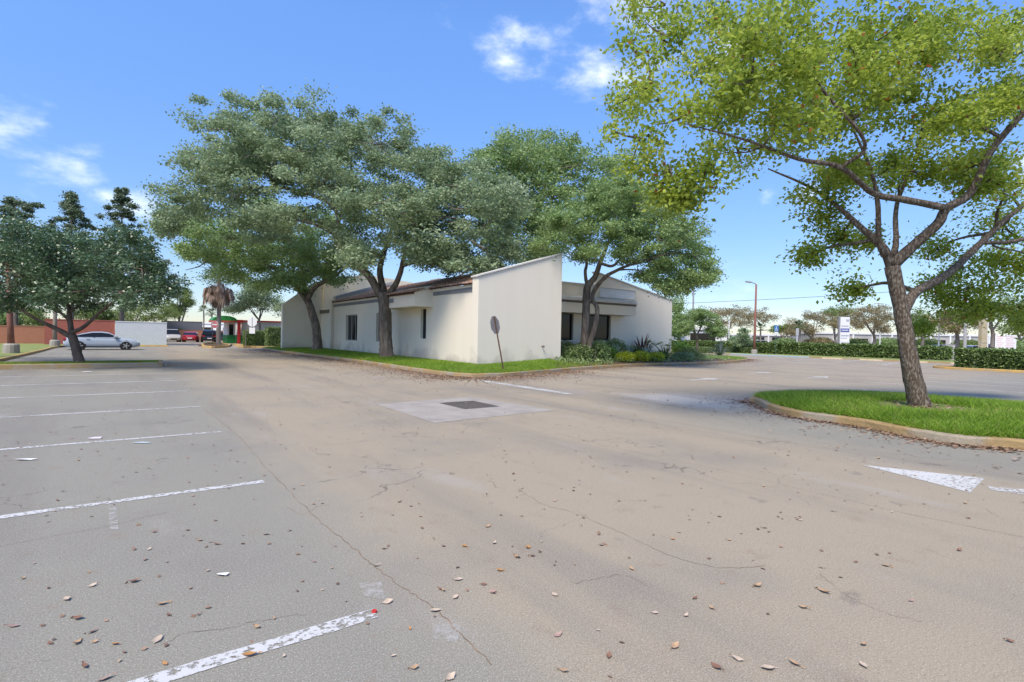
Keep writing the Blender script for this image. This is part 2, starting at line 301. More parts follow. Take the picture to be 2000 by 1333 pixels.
# ------------------------------------------------------------------ mesh helpers
class MB:
    def __init__(s): s.v = []; s.f = []
    def add(s, vs, fs):
        o = len(s.v); s.v += [tuple(v) for v in vs]; s.f += [tuple(i+o for i in f) for f in fs]; return s
    def box(s, x0, x1, y0, y1, z0, z1):
        return s.add([(x, y, z) for z in (z0, z1) for y in (y0, y1) for x in (x0, x1)],
                     [(0, 2, 3, 1), (4, 5, 7, 6), (0, 1, 5, 4), (2, 6, 7, 3), (0, 4, 6, 2), (1, 3, 7, 5)])
    def prism(s, poly, axis, a, b):
        """polygon of (p, q) pairs swept along axis from a to b"""
        n = len(poly)
        mk = {'x': lambda p, q, t: (t, p, q), 'y': lambda p, q, t: (p, t, q), 'z': lambda p, q, t: (p, q, t)}[axis]
        vs = [mk(p, q, a) for p, q in poly] + [mk(p, q, b) for p, q in poly]
        fs = [tuple(range(n))[::-1], tuple(range(n, 2*n))] + [(i, (i+1) % n, (i+1) % n+n, i+n) for i in range(n)]
        return s.add(vs, fs)
    def tube(s, pts, rad, sides=8, cap=True, wob=0., rnd=random):
        P = [np.array(p, float) for p in pts]; n = len(P)
        if not hasattr(rad, '__len__'): rad = [rad]*n
        t = P[1]-P[0]; t /= np.linalg.norm(t)+1e-9
        up = np.array([0, 0, 1.]) if abs(t[2]) < .9 else np.array([1., 0, 0])
        a = np.cross(t, up); a /= np.linalg.norm(a)
        vs, fs = [], []
        for i in range(n):
            t = P[min(i+1, n-1)]-P[max(i-1, 0)]; t = t/(np.linalg.norm(t)+1e-9)
            a = a-t*np.dot(a, t); a /= np.linalg.norm(a)+1e-9; b = np.cross(t, a)
            for k in range(sides):
                g = 2*math.pi*k/sides; r = rad[i]*(1+(rnd.random()-.5)*wob)
                vs.append(P[i]+r*(math.cos(g)*a+math.sin(g)*b))
        for i in range(n-1):
            for k in range(sides):
                k2 = (k+1) % sides; fs.append((i*sides+k, i*sides+k2, (i+1)*sides+k2, (i+1)*sides+k))
        if cap: fs.append(tuple(range(sides))[::-1]); fs.append(tuple((n-1)*sides+k for k in range(sides)))
        return s.add(vs, fs)
    def obj(s, name, m, parent=None, smooth=False, bevel=0.):
        me = bpy.data.meshes.new(name); me.from_pydata(s.v, [], s.f); me.materials.append(m)
        if smooth: me.polygons.foreach_set('use_smooth', [True]*len(me.polygons))
        o = bpy.data.objects.new(name, me); COL.objects.link(o)
        if parent: o.parent = parent
        if bevel:
            b = o.modifiers.new('bevel', 'BEVEL'); b.width = bevel; b.segments = 2; b.limit_method = 'ANGLE'
        return o
def tag(o, label, cat, group=None, kind=None):
    if label: o['label'] = label
    if cat: o['category'] = cat
    if group: o['group'] = group
    if kind: o['kind'] = kind
    return o
def struct(o): o['kind'] = 'structure'; return o
def thing(name, label, cat, loc=(0, 0, 0), rotz=0., group=None):
    o = bpy.data.objects.new(name, None); COL.objects.link(o); o.location = loc; o.rotation_euler = (0, 0, rotz); o.empty_display_size = .2
    return tag(o, label, cat, group)
def spline(pts, n=6):
    P = [np.array(p, float) for p in pts]
    if len(P) < 3: return [P[0]+(P[-1]-P[0])*k/n for k in range(n+1)]
    Q = [2*P[0]-P[1]]+P+[2*P[-1]-P[-2]]; out = []
    for i in range(1, len(Q)-2):
        for k in range(n):
            t = k/n; a, b, c, d = Q[i-1], Q[i], Q[i+1], Q[i+2]
            out.append(.5*(2*b+(c-a)*t+(2*a-5*b+4*c-d)*t*t+(3*b-a-3*c+d)*t**3))
    out.append(P[-1]); return out
def quads_obj(name, V, m, tone, parent=None):
    """V: (n,4,3) array of leaf corners, tone: (n,) one value for each leaf"""
    n = len(V); me = bpy.data.meshes.new(name)
    me.vertices.add(n*4); me.vertices.foreach_set('co', V.reshape(-1).astype(np.float32))
    me.loops.add(n*4); me.loops.foreach_set('vertex_index', np.arange(n*4, dtype=np.int32))
    me.polygons.add(n); me.polygons.foreach_set('loop_start', np.arange(0, n*4, 4, dtype=np.int32))
    try: me.polygons.foreach_set('loop_total', np.full(n, 4, dtype=np.int32))
    except Exception: pass
    a = me.attributes.new('tone', 'FLOAT', 'FACE'); a.data.foreach_set('value', tone.astype(np.float32))
    me.materials.append(m); me.update(calc_edges=True)
    o = bpy.data.objects.new(name, me); COL.objects.link(o)
    if parent: o.parent = parent
    return o
def leaf_quads(pos, size, rng, upbias=.5, width=.3, droop=0.):
    n = len(pos)
    nrm = rng.normal(size=(n, 3)); nrm[:, 2] = np.abs(nrm[:, 2])+upbias; nrm /= np.linalg.norm(nrm, axis=1)[:, None]
    a = rng.normal(size=(n, 3)); a[:, 2] -= droop; a -= nrm*(a*nrm).sum(1)[:, None]; a /= np.linalg.norm(a, axis=1)[:, None]
    b = np.cross(nrm, a); L = (size*rng.uniform(.65, 1.3, n))[:, None]
    mid = pos+a*L*.5+nrm*L*.06
    return np.stack([pos, mid+b*L*width, pos+a*L, mid-b*L*width], axis=1)

# ------------------------------------------------------------------ trees
def make_tree(name, label, base, depth, stems, lobes, leaf, nleaf, lsize, bark, seed, csize=.5, group=None, cat='tree',
              per=34, flat=.55, droop=0., upbias=.5, twig=True, sides=12, shell=.42, rs=1., limbs=True):
    """stems: lists of (px, py, depth offset, radius in m); lobes: (px, py, depth offset, rx px, ry px)"""
    rng = np.random.default_rng(seed); rnd = random.Random(seed)
    root = thing(name, label, cat, base, 0, group); B = np.array(base)
    mb = MB(); limb = []
    for si, st in enumerate(stems):
        pts = [np.array(dp(a, b, depth+c))-B for a, b, c, r in st]; rad = [r*rs for *_, r in st]
        sp = spline(pts, 6); rr = np.interp(np.linspace(0, len(rad)-1, len(sp)), range(len(rad)), rad)
        if si and not limbs: mb.tube(sp, list(rr), 7, wob=.13, rnd=rnd)
        else: MB().tube(sp, list(rr), sides if rr[0] > .1 else 7, wob=.13, rnd=rnd).obj('limb' if si else 'trunk', bark, root, smooth=True)
        limb += [(p, r) for p, r in zip(sp, rr)]
    LP = np.array([p for p, r in limb]); k = depth/FPX
    crown_low = None; cl = []; wts = []
    l0 = LP.copy()
    lobes = sorted(lobes, key=lambda b: float(np.linalg.norm(l0-(np.array(dp(b[0], b[1], depth+b[2]))-B), axis=1).min()))
    for (px, py, do, rx, ry) in lobes:
        c = np.array(dp(px, py, depth+do))-B; rxm, rzm = rx*k, ry*k; rym = .9*rxm
        # branch from the nearest limb point that lies lower than the lobe
        dd = np.linalg.norm(LP-c, axis=1)+np.where(LP[:, 2] > c[2]+.3, 3., 0); j = int(dd.argmin()); p0 = LP[j]
        ln = float(np.linalg.norm(c-p0)); jt = .10*ln
        q1 = p0*.66+c*.34+np.array([rnd.uniform(-jt, jt), rnd.uniform(-jt, jt), rnd.uniform(.02, .14)*ln]); q2 = p0*.3+c*.7+np.array([rnd.uniform(-jt, jt), rnd.uniform(-jt, jt), rnd.uniform(-.02, .12)*ln])
        r0 = min(limb[j][1]*.65, .02+.022*ln)
        sp = spline([p0, q1, q2, c], 4); rl = np.linspace(r0, r0*.3, len(sp)); mb.tube(sp, list(rl), 7, wob=.12, rnd=rnd)
        LP = np.concatenate([LP, np.array(sp[2:])]); limb += list(zip(sp[2:], rl[2:]))
        ncl = max(5, int(per*(rxm*rym*rzm)**(2/3)/4.5))
        d = rng.normal(size=(ncl, 3)); d /= np.linalg.norm(d, axis=1)[:, None]
        rad = rng.uniform(0, 1, ncl)**shell
        cc = c+d*rad[:, None]*np.array([rxm, rym, rzm]) @ np.eye(3)
        # turn the lobe's long axis across the line of sight
        off = cc-c; R = np.array([[CR[0], CF[0]], [CR[1], CF[1]]]); xy = off[:, :2] @ R.T; cc = np.column_stack([c[:2]+xy, cc[:, 2]])
        cl.append(cc); SPp = np.array(sp)
        if twig:
            for q in cc[::2]:
                i = int(np.linalg.norm(SPp-q, axis=1).argmin()); p0 = SPp[i]
                mb.tube([p0, p0*.45+q*.55+np.array([0, 0, -.06*np.linalg.norm(q-p0)]), q], [.022+.006*lsize/.1, .015, .006], 4, cap=False)
    cl = np.concatenate(cl); nc = len(cl); per_c = max(6, nleaf//nc)
    ctone = np.clip(rng.normal(.45, .22, nc), 0, 1)
    idx = np.repeat(np.arange(nc), per_c)
    s = csize*rng.uniform(.6, 1.3, nc)
    pos = cl[idx]+rng.normal(size=(len(idx), 3))*np.array([1, 1, flat])*s[idx][:, None]*.62
    V = leaf_quads(pos, lsize, rng, upbias, .30, droop)
    tone = np.clip(ctone[idx]*.68+rng.uniform(0, 1, len(idx))*.32, 0, .95)
    tone[rng.uniform(size=len(idx)) < .012] = .99
    br = mb.obj('branch', bark, root, smooth=True); br['kind'] = 'stuff'
    quads_obj('crown', V, leaf, tone, root)
    return root
def fill3(lobes, do=2.6, sc=.85, seed=0):
    """give a crown its depth: every lobe again behind and in front"""
    r = random.Random(seed); out = []
    for (a, b, c, x, y) in lobes:
        out.append((a, b, c+r.uniform(-.5, .5), x, y))
        out.append((a+r.uniform(-.3, .3)*x, b+r.uniform(-.2, .3)*y, c+do*r.uniform(.7, 1.2), x*sc, y*sc))
        out.append((a+r.uniform(-.3, .3)*x, b+r.uniform(-.2, .3)*y, c-do*r.uniform(.7, 1.2), x*sc*.9, y*sc*.8))
    return out

# ================================================================== SETTING
# grate hole, axis aligned with the aisle
GX0, GX1, GY0, GY1 = 5.78, 6.74, 9.75, 10.95
BIG = 2500
g = MB()
def ring(mb, X0, X1, Y0, Y1, x0, x1, y0, y1, z):
    for a, b, c, d in ((X0, x0, Y0, Y1), (x1, X1, Y0, Y1), (x0, x1, Y0, y0), (x0, x1, y1, Y1)):
        mb.add([(a, c, z), (b, c, z), (b, d, z), (a, d, z)], [(0, 1, 2, 3)])
ring(g, -BIG, BIG, -BIG, BIG, GX0, GX1, GY0, GY1, 0)
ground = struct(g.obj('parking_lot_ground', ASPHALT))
pd = MB(); z = .004
pad_pts = [(4.42, 8.5), (7.46, 8.72), (7.1, 11.72), (4.44, 11.4)]
inner = [(GX0, GY0), (GX1, GY0), (GX1, GY1), (GX0, GY1)]
pd.add([(*p, z) for p in pad_pts]+[(*p, z) for p in inner], [(0, 1, 5, 4), (1, 2, 6, 5), (2, 3, 7, 6), (3, 0, 4, 7)])
struct(pd.obj('concrete_pad', CONC))
# drain: pit, frame and bars
dr = thing('storm_drain', 'iron storm drain grate set in a pale concrete pad', 'drain', (0, 0, 0))
p = MB()
for a, b, c, d in ((GX0, GX0+.03, GY0, GY1), (GX1-.03, GX1, GY0, GY1), (GX0+.03, GX1-.03, GY0, GY0+.03), (GX0+.03, GX1-.03, GY1-.03, GY1)): p.box(a, b, c, d, -.8, -.06)
p.box(GX0, GX1, GY0, GY1, -.84, -.8); p.obj('pit', PIT, dr)
fr = MB()
for a, b, c, d in ((GX0, GX0+.05, GY0, GY1), (GX1-.05, GX1, GY0, GY1), (GX0+.05, GX1-.05, GY0, GY0+.05), (GX0+.05, GX1-.05, GY1-.05, GY1)): fr.box(a, b, c, d, -.055, .0)
fr.obj('frame', IRON, dr)
bar = None
nb = 9
for i in range(nb):
    x = GX0+.05+(GX1-GX0-.1)*(i+.5)/nb
    if bar is None:
        bar = MB().box(-.022, .022, GY0+.05, GY1-.05, -.055, -.006).obj('bar', IRON, dr)
        o = bar
    else: o = bar.copy(); COL.objects.link(o); o.parent = dr
    o.location.x = x
# painted markings
def strip(name, a, b, wd, z=.004, m=PAINT, jag=.012):
    a = Vector((*a, 0)); b = Vector((*b, 0)); t = (b-a).normalized(); n = Vector((-t.y, t.x, 0)); L = (b-a).length
    k = max(2, int(L/.25)); vs, fs = [], []
    for i in range(k+1):
        q = a+t*L*i/k
        for s in (-1, 1): vs.append(tuple(q+n*s*(wd/2+random.uniform(-jag, jag))+Vector((0, 0, z))))
    for i in range(k): fs.append((2*i, 2*i+2, 2*i+3, 2*i+1))
    return MB().add(vs, fs).obj(name, m, ground)
for (y, tilt) in ((2.86, .02), (6.06, 0), (9.42, 0), (12.78, 0), (16.25, 0), (19.7, 0), (23.1, 0)):
    strip('parking_line', (-4.6, y+tilt*2), (1.13, y), .105)
strip('stop_bar', (10.0, 15.6), (9.95, 11.0), .32)
for x, ya, yb in ((20.3, 8.6, -3), (24.1, 9.0, -3), (30.6, 8.7, -3), (27.3, 8.9, -3), (33.9, 8.6, -3)): strip('parking_line', (x, ya), (x+.35, yb), .11)
for y in (15.1, 18.2, 21.4, 24.5): strip('parking_line', (43.5, y-.1), (52.6, y+1.6), .11)
def poly_mark(name, pts, z=.004, m=PAINT): return MB().add([(*q, z) for q in pts], [tuple(range(len(pts)))]).obj(name, m, ground)
poly_mark('arrow_head_marking', [tuple(gp(*q)[:2]) for q in ((1680, 908), (1895, 963), (1923, 935), (1720, 913))])
poly_mark('arrow_shaft_marking', [tuple(gp(*q)[:2]) for q in ((1928, 951), (1936, 958), (2040, 973), (2040, 960))])
for cx, cy, s in ((25.2, 13.95, 1), (24.8, 11.05, 1), (18.6, 12.6, 1)):      # arrows in the cross aisle
    poly_mark('arrow_marking', [(cx-.9*s, cy-.1), (cx+.2, cy-.1), (cx+.2, cy-.38), (cx+1.1*s, cy), (cx+.2, cy+.38), (cx+.2, cy+.1), (cx-.9*s, cy+.1)])
for q in (((700, 1140), (745, 1138), (752, 1172), (712, 1165)), ((845, 1222), (900, 1220), (893, 1258), (848, 1250)), ((212, 985), (226, 985), (232, 1035), (215, 1035))):
    poly_mark('worn_paint_patch', [tuple(gp(*k)[:2]) for k in q], m=SMUDGE)
# long cracks seen in the photograph, thin dark seams
CRK = mat('crack_seam', (.14, .105, .078), (.29, .20, .13), scale=5, detail=9)
def crack(pix, wd=.016):
    pts = spline([gp(*q) for q in pix], 8); vs, fs = [], []
    for i, q in enumerate(pts):
        t = np.array(pts[min(i+1, len(pts)-1)])-np.array(pts[max(i-1, 0)]); t /= np.linalg.norm(t); n = np.array([-t[1], t[0], 0])
        j = n*random.uniform(-.014, .014)
        for s in (-1, 1): vs.append(tuple(np.array(q)+j+n*s*wd*random.uniform(.04, .22)+np.array([0, 0, .003])))
    for i in range(len(pts)-1): fs.append((2*i, 2*i+2, 2*i+3, 2*i+1))
    MB().add(vs, fs).obj('crack', CRK, ground)
crack([(400, 800), (462, 850), (530, 925), (575, 970), (620, 1015), (690, 1070), (735, 1110), (790, 1150), (845, 1185), (900, 1240), (960, 1300)], .022)
crack([(1000, 820), (1100, 850), (1200, 875), (1320, 900), (1480, 935), (1600, 965), (1800, 1010), (2000, 1050)], .014)
crack([(1010, 955), (1060, 985), (1130, 1005), (1230, 1050), (1320, 1090), (1410, 1110), (1495, 1105)], .012)
crack([(1120, 1140), (1170, 1130), (1220, 1125), (1270, 1150)], .010)
crack([(1600, 1120), (1650, 1160), (1720, 1195), (1800, 1215)], .010)
crack([(0, 1068), (90, 1050), (200, 1030), (330, 1000)], .012)
crack([(300, 1265), (370, 1235), (440, 1230), (500, 1215), (600, 1200)], .010)
crack([(560, 990), (590, 1005), (620, 990), (650, 985)], .009)
crack([(640, 770), (700, 800), (760, 830), (800, 860)], .014)

# kerbs
def kerb(pts, m, h=.15, wd=.16, z0=0., name='kerb', n=5, side=1):
    """pts: outer foot line; the kerb lies on its side-hand side"""
    sp = spline([(x, y, 0) for x, y in pts], n) if len(pts) > 2 else [np.array((*pts[0], 0.)), np.array((*pts[1], 0.))]
    prof = [(0, 0), (.012, h-.03), (.035, h), (wd, h), (wd, -.02)]
    vs, fs = [], []
    for i, q in enumerate(sp):
        t = np.array(sp[min(i+1, len(sp)-1)])-np.array(sp[max(i-1, 0)]); t /= np.linalg.norm(t); nn = np.array([-t[1], t[0], 0])*side
        for a, b in prof: vs.append(tuple(np.array(q)+nn*(a+random.uniform(-.006, .006))+np.array([0, 0, z0+b+random.uniform(-.006, .004)*(b > .05)])))
    k = len(prof)
    for i in range(len(sp)-1):
        for j in range(k-1): fs.append((i*k+j, i*k+j+1, (i+1)*k+j+1, (i+1)*k+j))
    fs += [tuple(range(k)), tuple((len(sp)-1)*k+j for j in range(k))[::-1]]
    return struct(MB().add(vs, fs).obj(name, m))
KB = [(9.35, 52), (9.3, 46), (9.45, 40.6), (9.85, 34), (10.0, 28), (9.85, 22), (9.95, 18.6), (10.2, 17.35), (10.75, 16.93), (12.3, 17.03), (15.6, 18.2), (19.7, 19.5), (24, 20.4),
      (27.7, 20.5), (31.5, 20.6), (36.6, 21.7), (41.0, 23.6), (43.2, 26), (44, 30), (44, 38), (44, 48)]
KW = [(13.3, 52), (13.3, 46), (13.3, 40.6), (13.3, 34), (13.3, 28), (13.3, 24), (13.3, 22), (13.3, 21.2), (14.0, 21.1), (15.2, 21.1), (17.6, 21.1), (19, 24.5), (23, 24.5),
      (27, 24.5), (31.5, 24.5), (33, 26), (34, 28), (35, 30), (36, 33), (36, 40), (36, 48)]
KH = [.22, .22, .22, .22, .22, .21, .20, .20, .22, .30, .44, .42, .38, .36, .30, .28, .25, .22, .2, .2, .2]
kerb(KB, KERB)
def bank(name, i0, i1, m, lift=0., rows=5):
    A = spline([(*p, .13) for p in KB], 5); W = spline([(*p, h) for p, h in zip(KW, KH)], 5); A, W = A[i0*5:i1*5+1], W[i0*5:i1*5+1]
    vs, fs = [], []
    for a, b in zip(A, W):
        d = b-a; d2 = d/np.linalg.norm(d)*.14
        for r in range(rows+1): t = r/rows; q = (a+d2)*(1-t)+b*t; q[2] += .05*math.sin(t*math.pi)+lift; vs.append(tuple(q))
    for i in range(len(A)-1):
        for r in range(rows): k = i*(rows+1)+r; fs.append((k, k+rows+1, k+rows+2, k+1))
    return struct(MB().add(vs, fs).obj(name, m)), np.array(vs).reshape(len(A), rows+1, 3)
lawn, LG = bank('lawn', 0, 10, SOIL); bed, BG = bank('planting_bed', 10, 15, MULCH); lawn2, LG2 = bank('lawn', 15, 20, SOIL)
def on_grid(G, n, rng, bias=1.):
    i = rng.integers(0, G.shape[0]-1, n); j = rng.integers(0, G.shape[1]-1, n); a, b = rng.uniform(size=(2, n, 1))
    return (G[i, j]*(1-a)+G[i+1, j]*a)*(1-b)+(G[i, j+1]*(1-a)+G[i+1, j+1]*a)*b
def area_w(G, n, rng):
    e1 = np.linalg.norm(G[1:, :-1]-G[:-1, :-1], axis=2)*np.linalg.norm(G[:-1, 1:]-G[:-1, :-1], axis=2); pr = (e1/e1.sum()).ravel()
    k = rng.choice(pr.size, n, p=pr); i, j = np.divmod(k, G.shape[1]-1); a, b = rng.uniform(size=(2, n, 1))
    return (G[i, j]*(1-a)+G[i+1, j]*a)*(1-b)+(G[i, j+1]*(1-a)+G[i+1, j+1]*a)*b
def blades(name, pos, h, wd, seed, parent=None, m=GRASS, label='short green grass', lean=.9):
    rng = np.random.default_rng(seed); n = len(pos); th = rng.uniform(0, 2*math.pi, n)
    a = np.column_stack([np.cos(th), np.sin(th), np.zeros(n)])*wd; l = rng.normal(size=(n, 3))*lean; l[:, 2] = 1
    hh = (h*rng.uniform(.5, 1.35, n))[:, None]; tip = pos+l*hh; mid = pos+l*hh*.5
    V = np.stack([pos-a, pos+a, mid+a*.8+l*hh*.1, tip], axis=1)
    pt = np.sin(pos[:, 0]*2.1+1.3*np.sin(pos[:, 1]*1.7))+np.sin(pos[:, 1]*2.9+1.1*np.sin(pos[:, 0]*3.3))+.6*np.sin(pos[:, 0]*7.1+pos[:, 1]*5.3)
    tone = np.clip(rng.normal(.42, .2, n)+.10*pt, 0, .95); dry = rng.uniform(size=n) < .04+.10*np.clip(pt-.8, 0, 2); tone[dry] = 1.
    keep = rng.uniform(size=n) > .55*np.clip(-pt-.9, 0, 1); V, tone = V[keep], tone[keep]
    return tag(quads_obj(name, V, m, tone), label, 'grass', kind='stuff')
R0 = np.random.default_rng(3)
blades('grass', np.concatenate([area_w(LG, 80000, R0), (lambda q: q[(q[:, 0]-17.2)/5 < R0.uniform(0, 1, len(q))**2])(area_w(BG[:9], 9000, R0))]), .085, .009, 1, label='bright green mown grass between the kerb and the long white wall')
blades('grass', area_w(LG2, 16000, R0), .10, .010, 2, label='green grass around the spiky plant past the planting bed')

# the island under the large tree on the right
ISL = [tuple(gp(*q)[:2]) for q in ((2000, 880), (1890, 872), (1780, 855), (1664.5, 832), (1560, 817), (1500, 802), (1475, 789))]
IS = [(11.6, -6), (11.3, -1)]+ISL+[(13.0, 7.45), (14.0, 7.55), (15.6, 6.95), (16.9, 5.6), (17.5, 3.1), (17.6, -1), (17.6, -6)]
kerb(IS, KERB, side=-1)
isp = [q[:2] for q in spline([(x, y, 0) for x, y in IS], 5)]; icx = 14.2
vs, fs, rows = [], [], 8
for x, y in isp:
    cx, cy = icx, min(max(y, -6), 4.6)
    d = np.array([cx-x, cy-y]); d /= np.linalg.norm(d)+1e-9
    sx, sy = x+d[0]*.15, y+d[1]*.15
    for r in range(rows+1): t = r/rows; vs.append((sx*(1-t)+cx*t, sy*(1-t)+cy*t, .135+.13*math.sin(t*math.pi/2)))
for i in range(len(isp)-1):
    for r in range(rows): k = i*(rows+1)+r; fs.append((k, k+rows+1, k+rows+2, k+1))
struct(MB().add(vs, fs).obj('island_lawn', SOIL)); IG = np.array(vs).reshape(len(isp), rows+1, 3)
ip = area_w(IG, 170000, R0); ip = ip[ip[:, 1] > -.5]
dist = np.hypot(ip[:, 0]-13.6, ip[:, 1]-3.95); ip = ip[(dist > .75+R0.uniform(0, .8, len(ip)))]
blades('grass', ip, .12, .008, 3, label='lush bright green grass on the kerbed island under the leaning tree')

# left island with the dark tree, left lawn, far lawns
kerb([(-5.2, 27.3), (1.0, 27.25)], KERB, h=.19, n=2); kerb([(1.0, 27.25), (1.06, 29.6)], KERB, h=.19, n=2); kerb([(1.06, 29.6), (-5.0, 29.7)], KERB, h=.19, n=2)
struct(MB().add([(-5.2, 27.42, .15), (.9, 27.4, .15), (.9, 29.5, .15), (-5.2, 29.55, .15)], [(0, 1, 2, 3)]).obj('island_soil', MULCH))
rr = np.random.default_rng(5)
blades('grass', np.column_stack([rr.uniform(-5, .85, 5000), rr.uniform(27.5, 29.4, 5000), np.full(5000, .15)]), .06, .008, 4, label='thin patchy grass on the narrow island under the dark tree')
kerb([(-5.0, 29.7), (-5.0, 45), (-5.1, 56), (-4.2, 60.2), (2.6, 60.6)], KERB_Y, h=.14, n=4)
struct(MB().add([(-60, 24, .12), (-5.15, 29.6, .12), (-5.2, 56, .12), (-4.2, 60.4, .12), (2.5, 60.8, .12), (2.5, 64, .12), (-60, 75, .12)], [(0, 1, 2, 3, 4, 5, 6)]).obj('side_lawn', DRYGRASS))
struct(MB().add([(53.6, -20, .11), (62, -20, .11), (62, 60, .11), (53.6, 60, .11)], [(0, 1, 2, 3)]).obj('roadside_lawn', DRYGRASS))
kerb([(53.5, -20), (53.5, 24.6)], KERB, h=.13, side=-1, n=1); kerb([(53.5, 24.6), (53.5, 33)], KERB_B, h=.13, side=-1, n=1); kerb([(53.5, 33), (53.5, 60)], KERB, h=.13, side=-1, n=1)
kerb([(41.75, -12), (41.7, 7.2), (41.9, 10.6), (43.0, 11.9), (44.6, 11.6), (46, 9)], KERB_Y, h=.15, side=-1)
struct(MB().add([(41.9, -12, .12), (46, -12, .12), (46, 9, .12), (44.5, 11.4, .12), (43, 11.7, .12), (42, 10.4, .12)], [(0, 1, 2, 3, 4, 5)]).obj('hedge_bed', MULCH))
for i, y in enumerate((12.6, 15.9, 19.1, 22.3)):
    st = MB().prism([(-.075, 0), (.075, 0), (.05, .12), (-.05, .12)], 'y', -.9, .9).obj('wheel_stop', mat('wheel_stop_paint', (.60, .48, .32), (.48, .36, .22), scale=4), None, bevel=.01)
    st.location = (53.05, y, 0); tag(st, 'cream concrete wheel stop against the far kerb by the long hedge', 'wheel stop', 'wheel stops along the far kerb')

# ================================================================== BUILDING
bld = thing('commercial_building', 'long white stucco building with clay tile roof and slanted end walls', 'building', (13.2, 21.4, 0))
def part(mb, name, m, parent=bld, **k):
    o = mb.obj(name, m, parent, **k)
    if parent.parent is None: o.location = -Vector(parent.location)
    return o
F = 13.2                                                   # facade plane
def opening_wall(mb, u0, u1, z0, z1, holes, put):
    """a wall in bays: put(ua, ub, za, zb) adds one solid block"""
    us = u0
    for a, b, c, d in sorted(holes):
        put(us, a, z0, z1); put(a, b, z0, c); put(a, b, d, z1); us = b
    put(us, u1, z0, z1)
W1h = (37.8, 40.35, 1.05, 3.0); W2h = (31.4, 34.1, 1.08, 3.0); NW = (26.6, 27.3, 1.37, 3.05)
wl = MB(); opening_wall(wl, 21.46, 43.4, -.1, 4.0, [W1h, W2h, NW], lambda a, b, c, d: wl.box(F, F+.3, a, b, c, d))
part(wl, 'wall', STUCCO)
# near end wall with its slanted top
part(MB().prism([(13.05, -.1), (18.2, -.1), (18.2, 5.95), (13.05, 4.36)], 'y', 20.9, 21.45), 'end_wall', STUCCO)
part(MB().prism([(12.98, 4.365), (18.25, 5.98), (18.25, 6.05), (12.98, 4.435)], 'y', 20.84, 21.5), 'coping', mat('pale_coping', (.62, .60, .56), (.55, .52, .47), scale=3))
sp_ = MB().tube([(16.93, 20.9, 1.12), (16.93, 20.78, 1.12)], .03, 8); sp_.box(16.9, 16.96, 20.72, 20.8, 1.05, 1.14); part(sp_, 'hose_tap', IRON)
# second cross wall and raised block behind it
part(MB().prism([(13.0, -.1), (18.2, -.1), (18.2, 5.95), (13.4, 4.45), (13.0, 4.30)], 'y', 43.4, 43.9), 'cross_wall', STUCCO)
part(MB().prism([(13.3, 4.44), (18.2, 5.98), (18.2, 6.2), (13.3, 4.62)], 'y', 43.3, 44.0), 'cross_wall_coping', mat('grey_coping', (.36, .37, .39), (.42, .43, .44), scale=3))
part(MB().prism([(13.6, -.1), (24, -.1), (24, 6.5), (17.2, 7.1), (13.6, 6.2)], 'y', 47.5, 56), 'raised_block', STUCCO)
part(MB().box(13.4, 13.7, 43.9, 47.8, -.1, 3.75), 'wall', STUCCO)
part(MB().box(13.3, 13.395, 43.9, 47.8, 3.3, 3.6), 'band', BROWNBAND)
part(MB().prism([(10.2, -.1), (13.7, -.1), (13.7, 6.25), (12.9, 6.1), (10.2, 3.95)], 'y', 47.8, 48.3), 'wing_wall', STUCCO)
# grey band, fascia
for a, b in ((21.46, 25.75), (30.75, 43.4)):
    part(MB().box(F-.03, F-.002, a, b, 3.72, 3.93), 'band', GREYBAND); part(MB().box(F-.05, F-.002, a, b, 3.935, 4.06), 'fascia', STUCCO)
# boxed bay over the narrow window
by = MB().prism([(12.1, 3.12), (F-.003, 3.12), (F-.003, 4.3), (12.1, 3.86)], 'y', 25.85, 30.65); part(by, 'bay', STUCCO)
part(MB().box(12.07, 12.097, 28.6, 30.65, 3.42, 3.66), 'band', GREYBAND)
# tile roof: barrel tiles laid in courses
def tiles(x0, x1, z0, sl, y0, y1, name, col=.30, crs=.38):
    mb = MB(); ny = int((y1-y0)/col); nx = int((x1-x0)/crs); rnd = random.Random(4)
    for i in range(nx):
        for j in range(ny):
            xa, xb = x0+i*crs-.05, x0+(i+1)*crs+.02; yc = y0+(j+.5)*(y1-y0)/ny+rnd.uniform(-.012, .012); dz = rnd.uniform(-.008, .012)
            za, zb = z0+(xa-x0)*sl+.035+dz, z0+(xb-x0)*sl+.0+dz; vs = []
            for (x, z, r) in ((xa, za, .105), (xb, zb, .09)):
                for k in range(5): g_ = math.pi*k/4; vs.append((x, yc-r*math.cos(g_), z+r*.8*math.sin(g_)))
            mb.add(vs, [(k, k+1, k+6, k+5) for k in range(4)]+[(0, 1, 2, 3, 4)])
    o = part(mb, name, TILE); o['kind'] = 'stuff'
    part(MB().add([(x0-.03, y0, z0-.02), (x0-.03, y1, z0-.02), (x1, y1, z0+(x1-x0)*sl-.02), (x1, y0, z0+(x1-x0)*sl-.02)], [(0, 1, 2, 3)]), 'roof_deck', mat('tile_underlay', (.13, .06, .045), (.10, .05, .04)))
tiles(13.0, 18.2, 4.1, .30, 21.5, 43.3, 'roof_tiles'); tiles(11.95, 13.0, 3.86, .27, 25.75, 30.75, 'bay_roof_tiles')
part(MB().box(11.97, 12.06, 25.75, 30.75, 3.78, 3.9), 'bay_eave', mat('dark_eave', (.085, .045, .035), (.07, .04, .03)))
part(MB().box(13.0, 13.06, 21.5, 43.3, 4.06, 4.12), 'eave', MATS['dark_eave'])
part(MB().prism([(18.2, 3.6), (32.0, 3.6), (32.0, 4.0), (18.2, 4.2)], 'y', 24.9, 47), 'rear_roof', mat('flat_roof', (.3, .3, .29)))
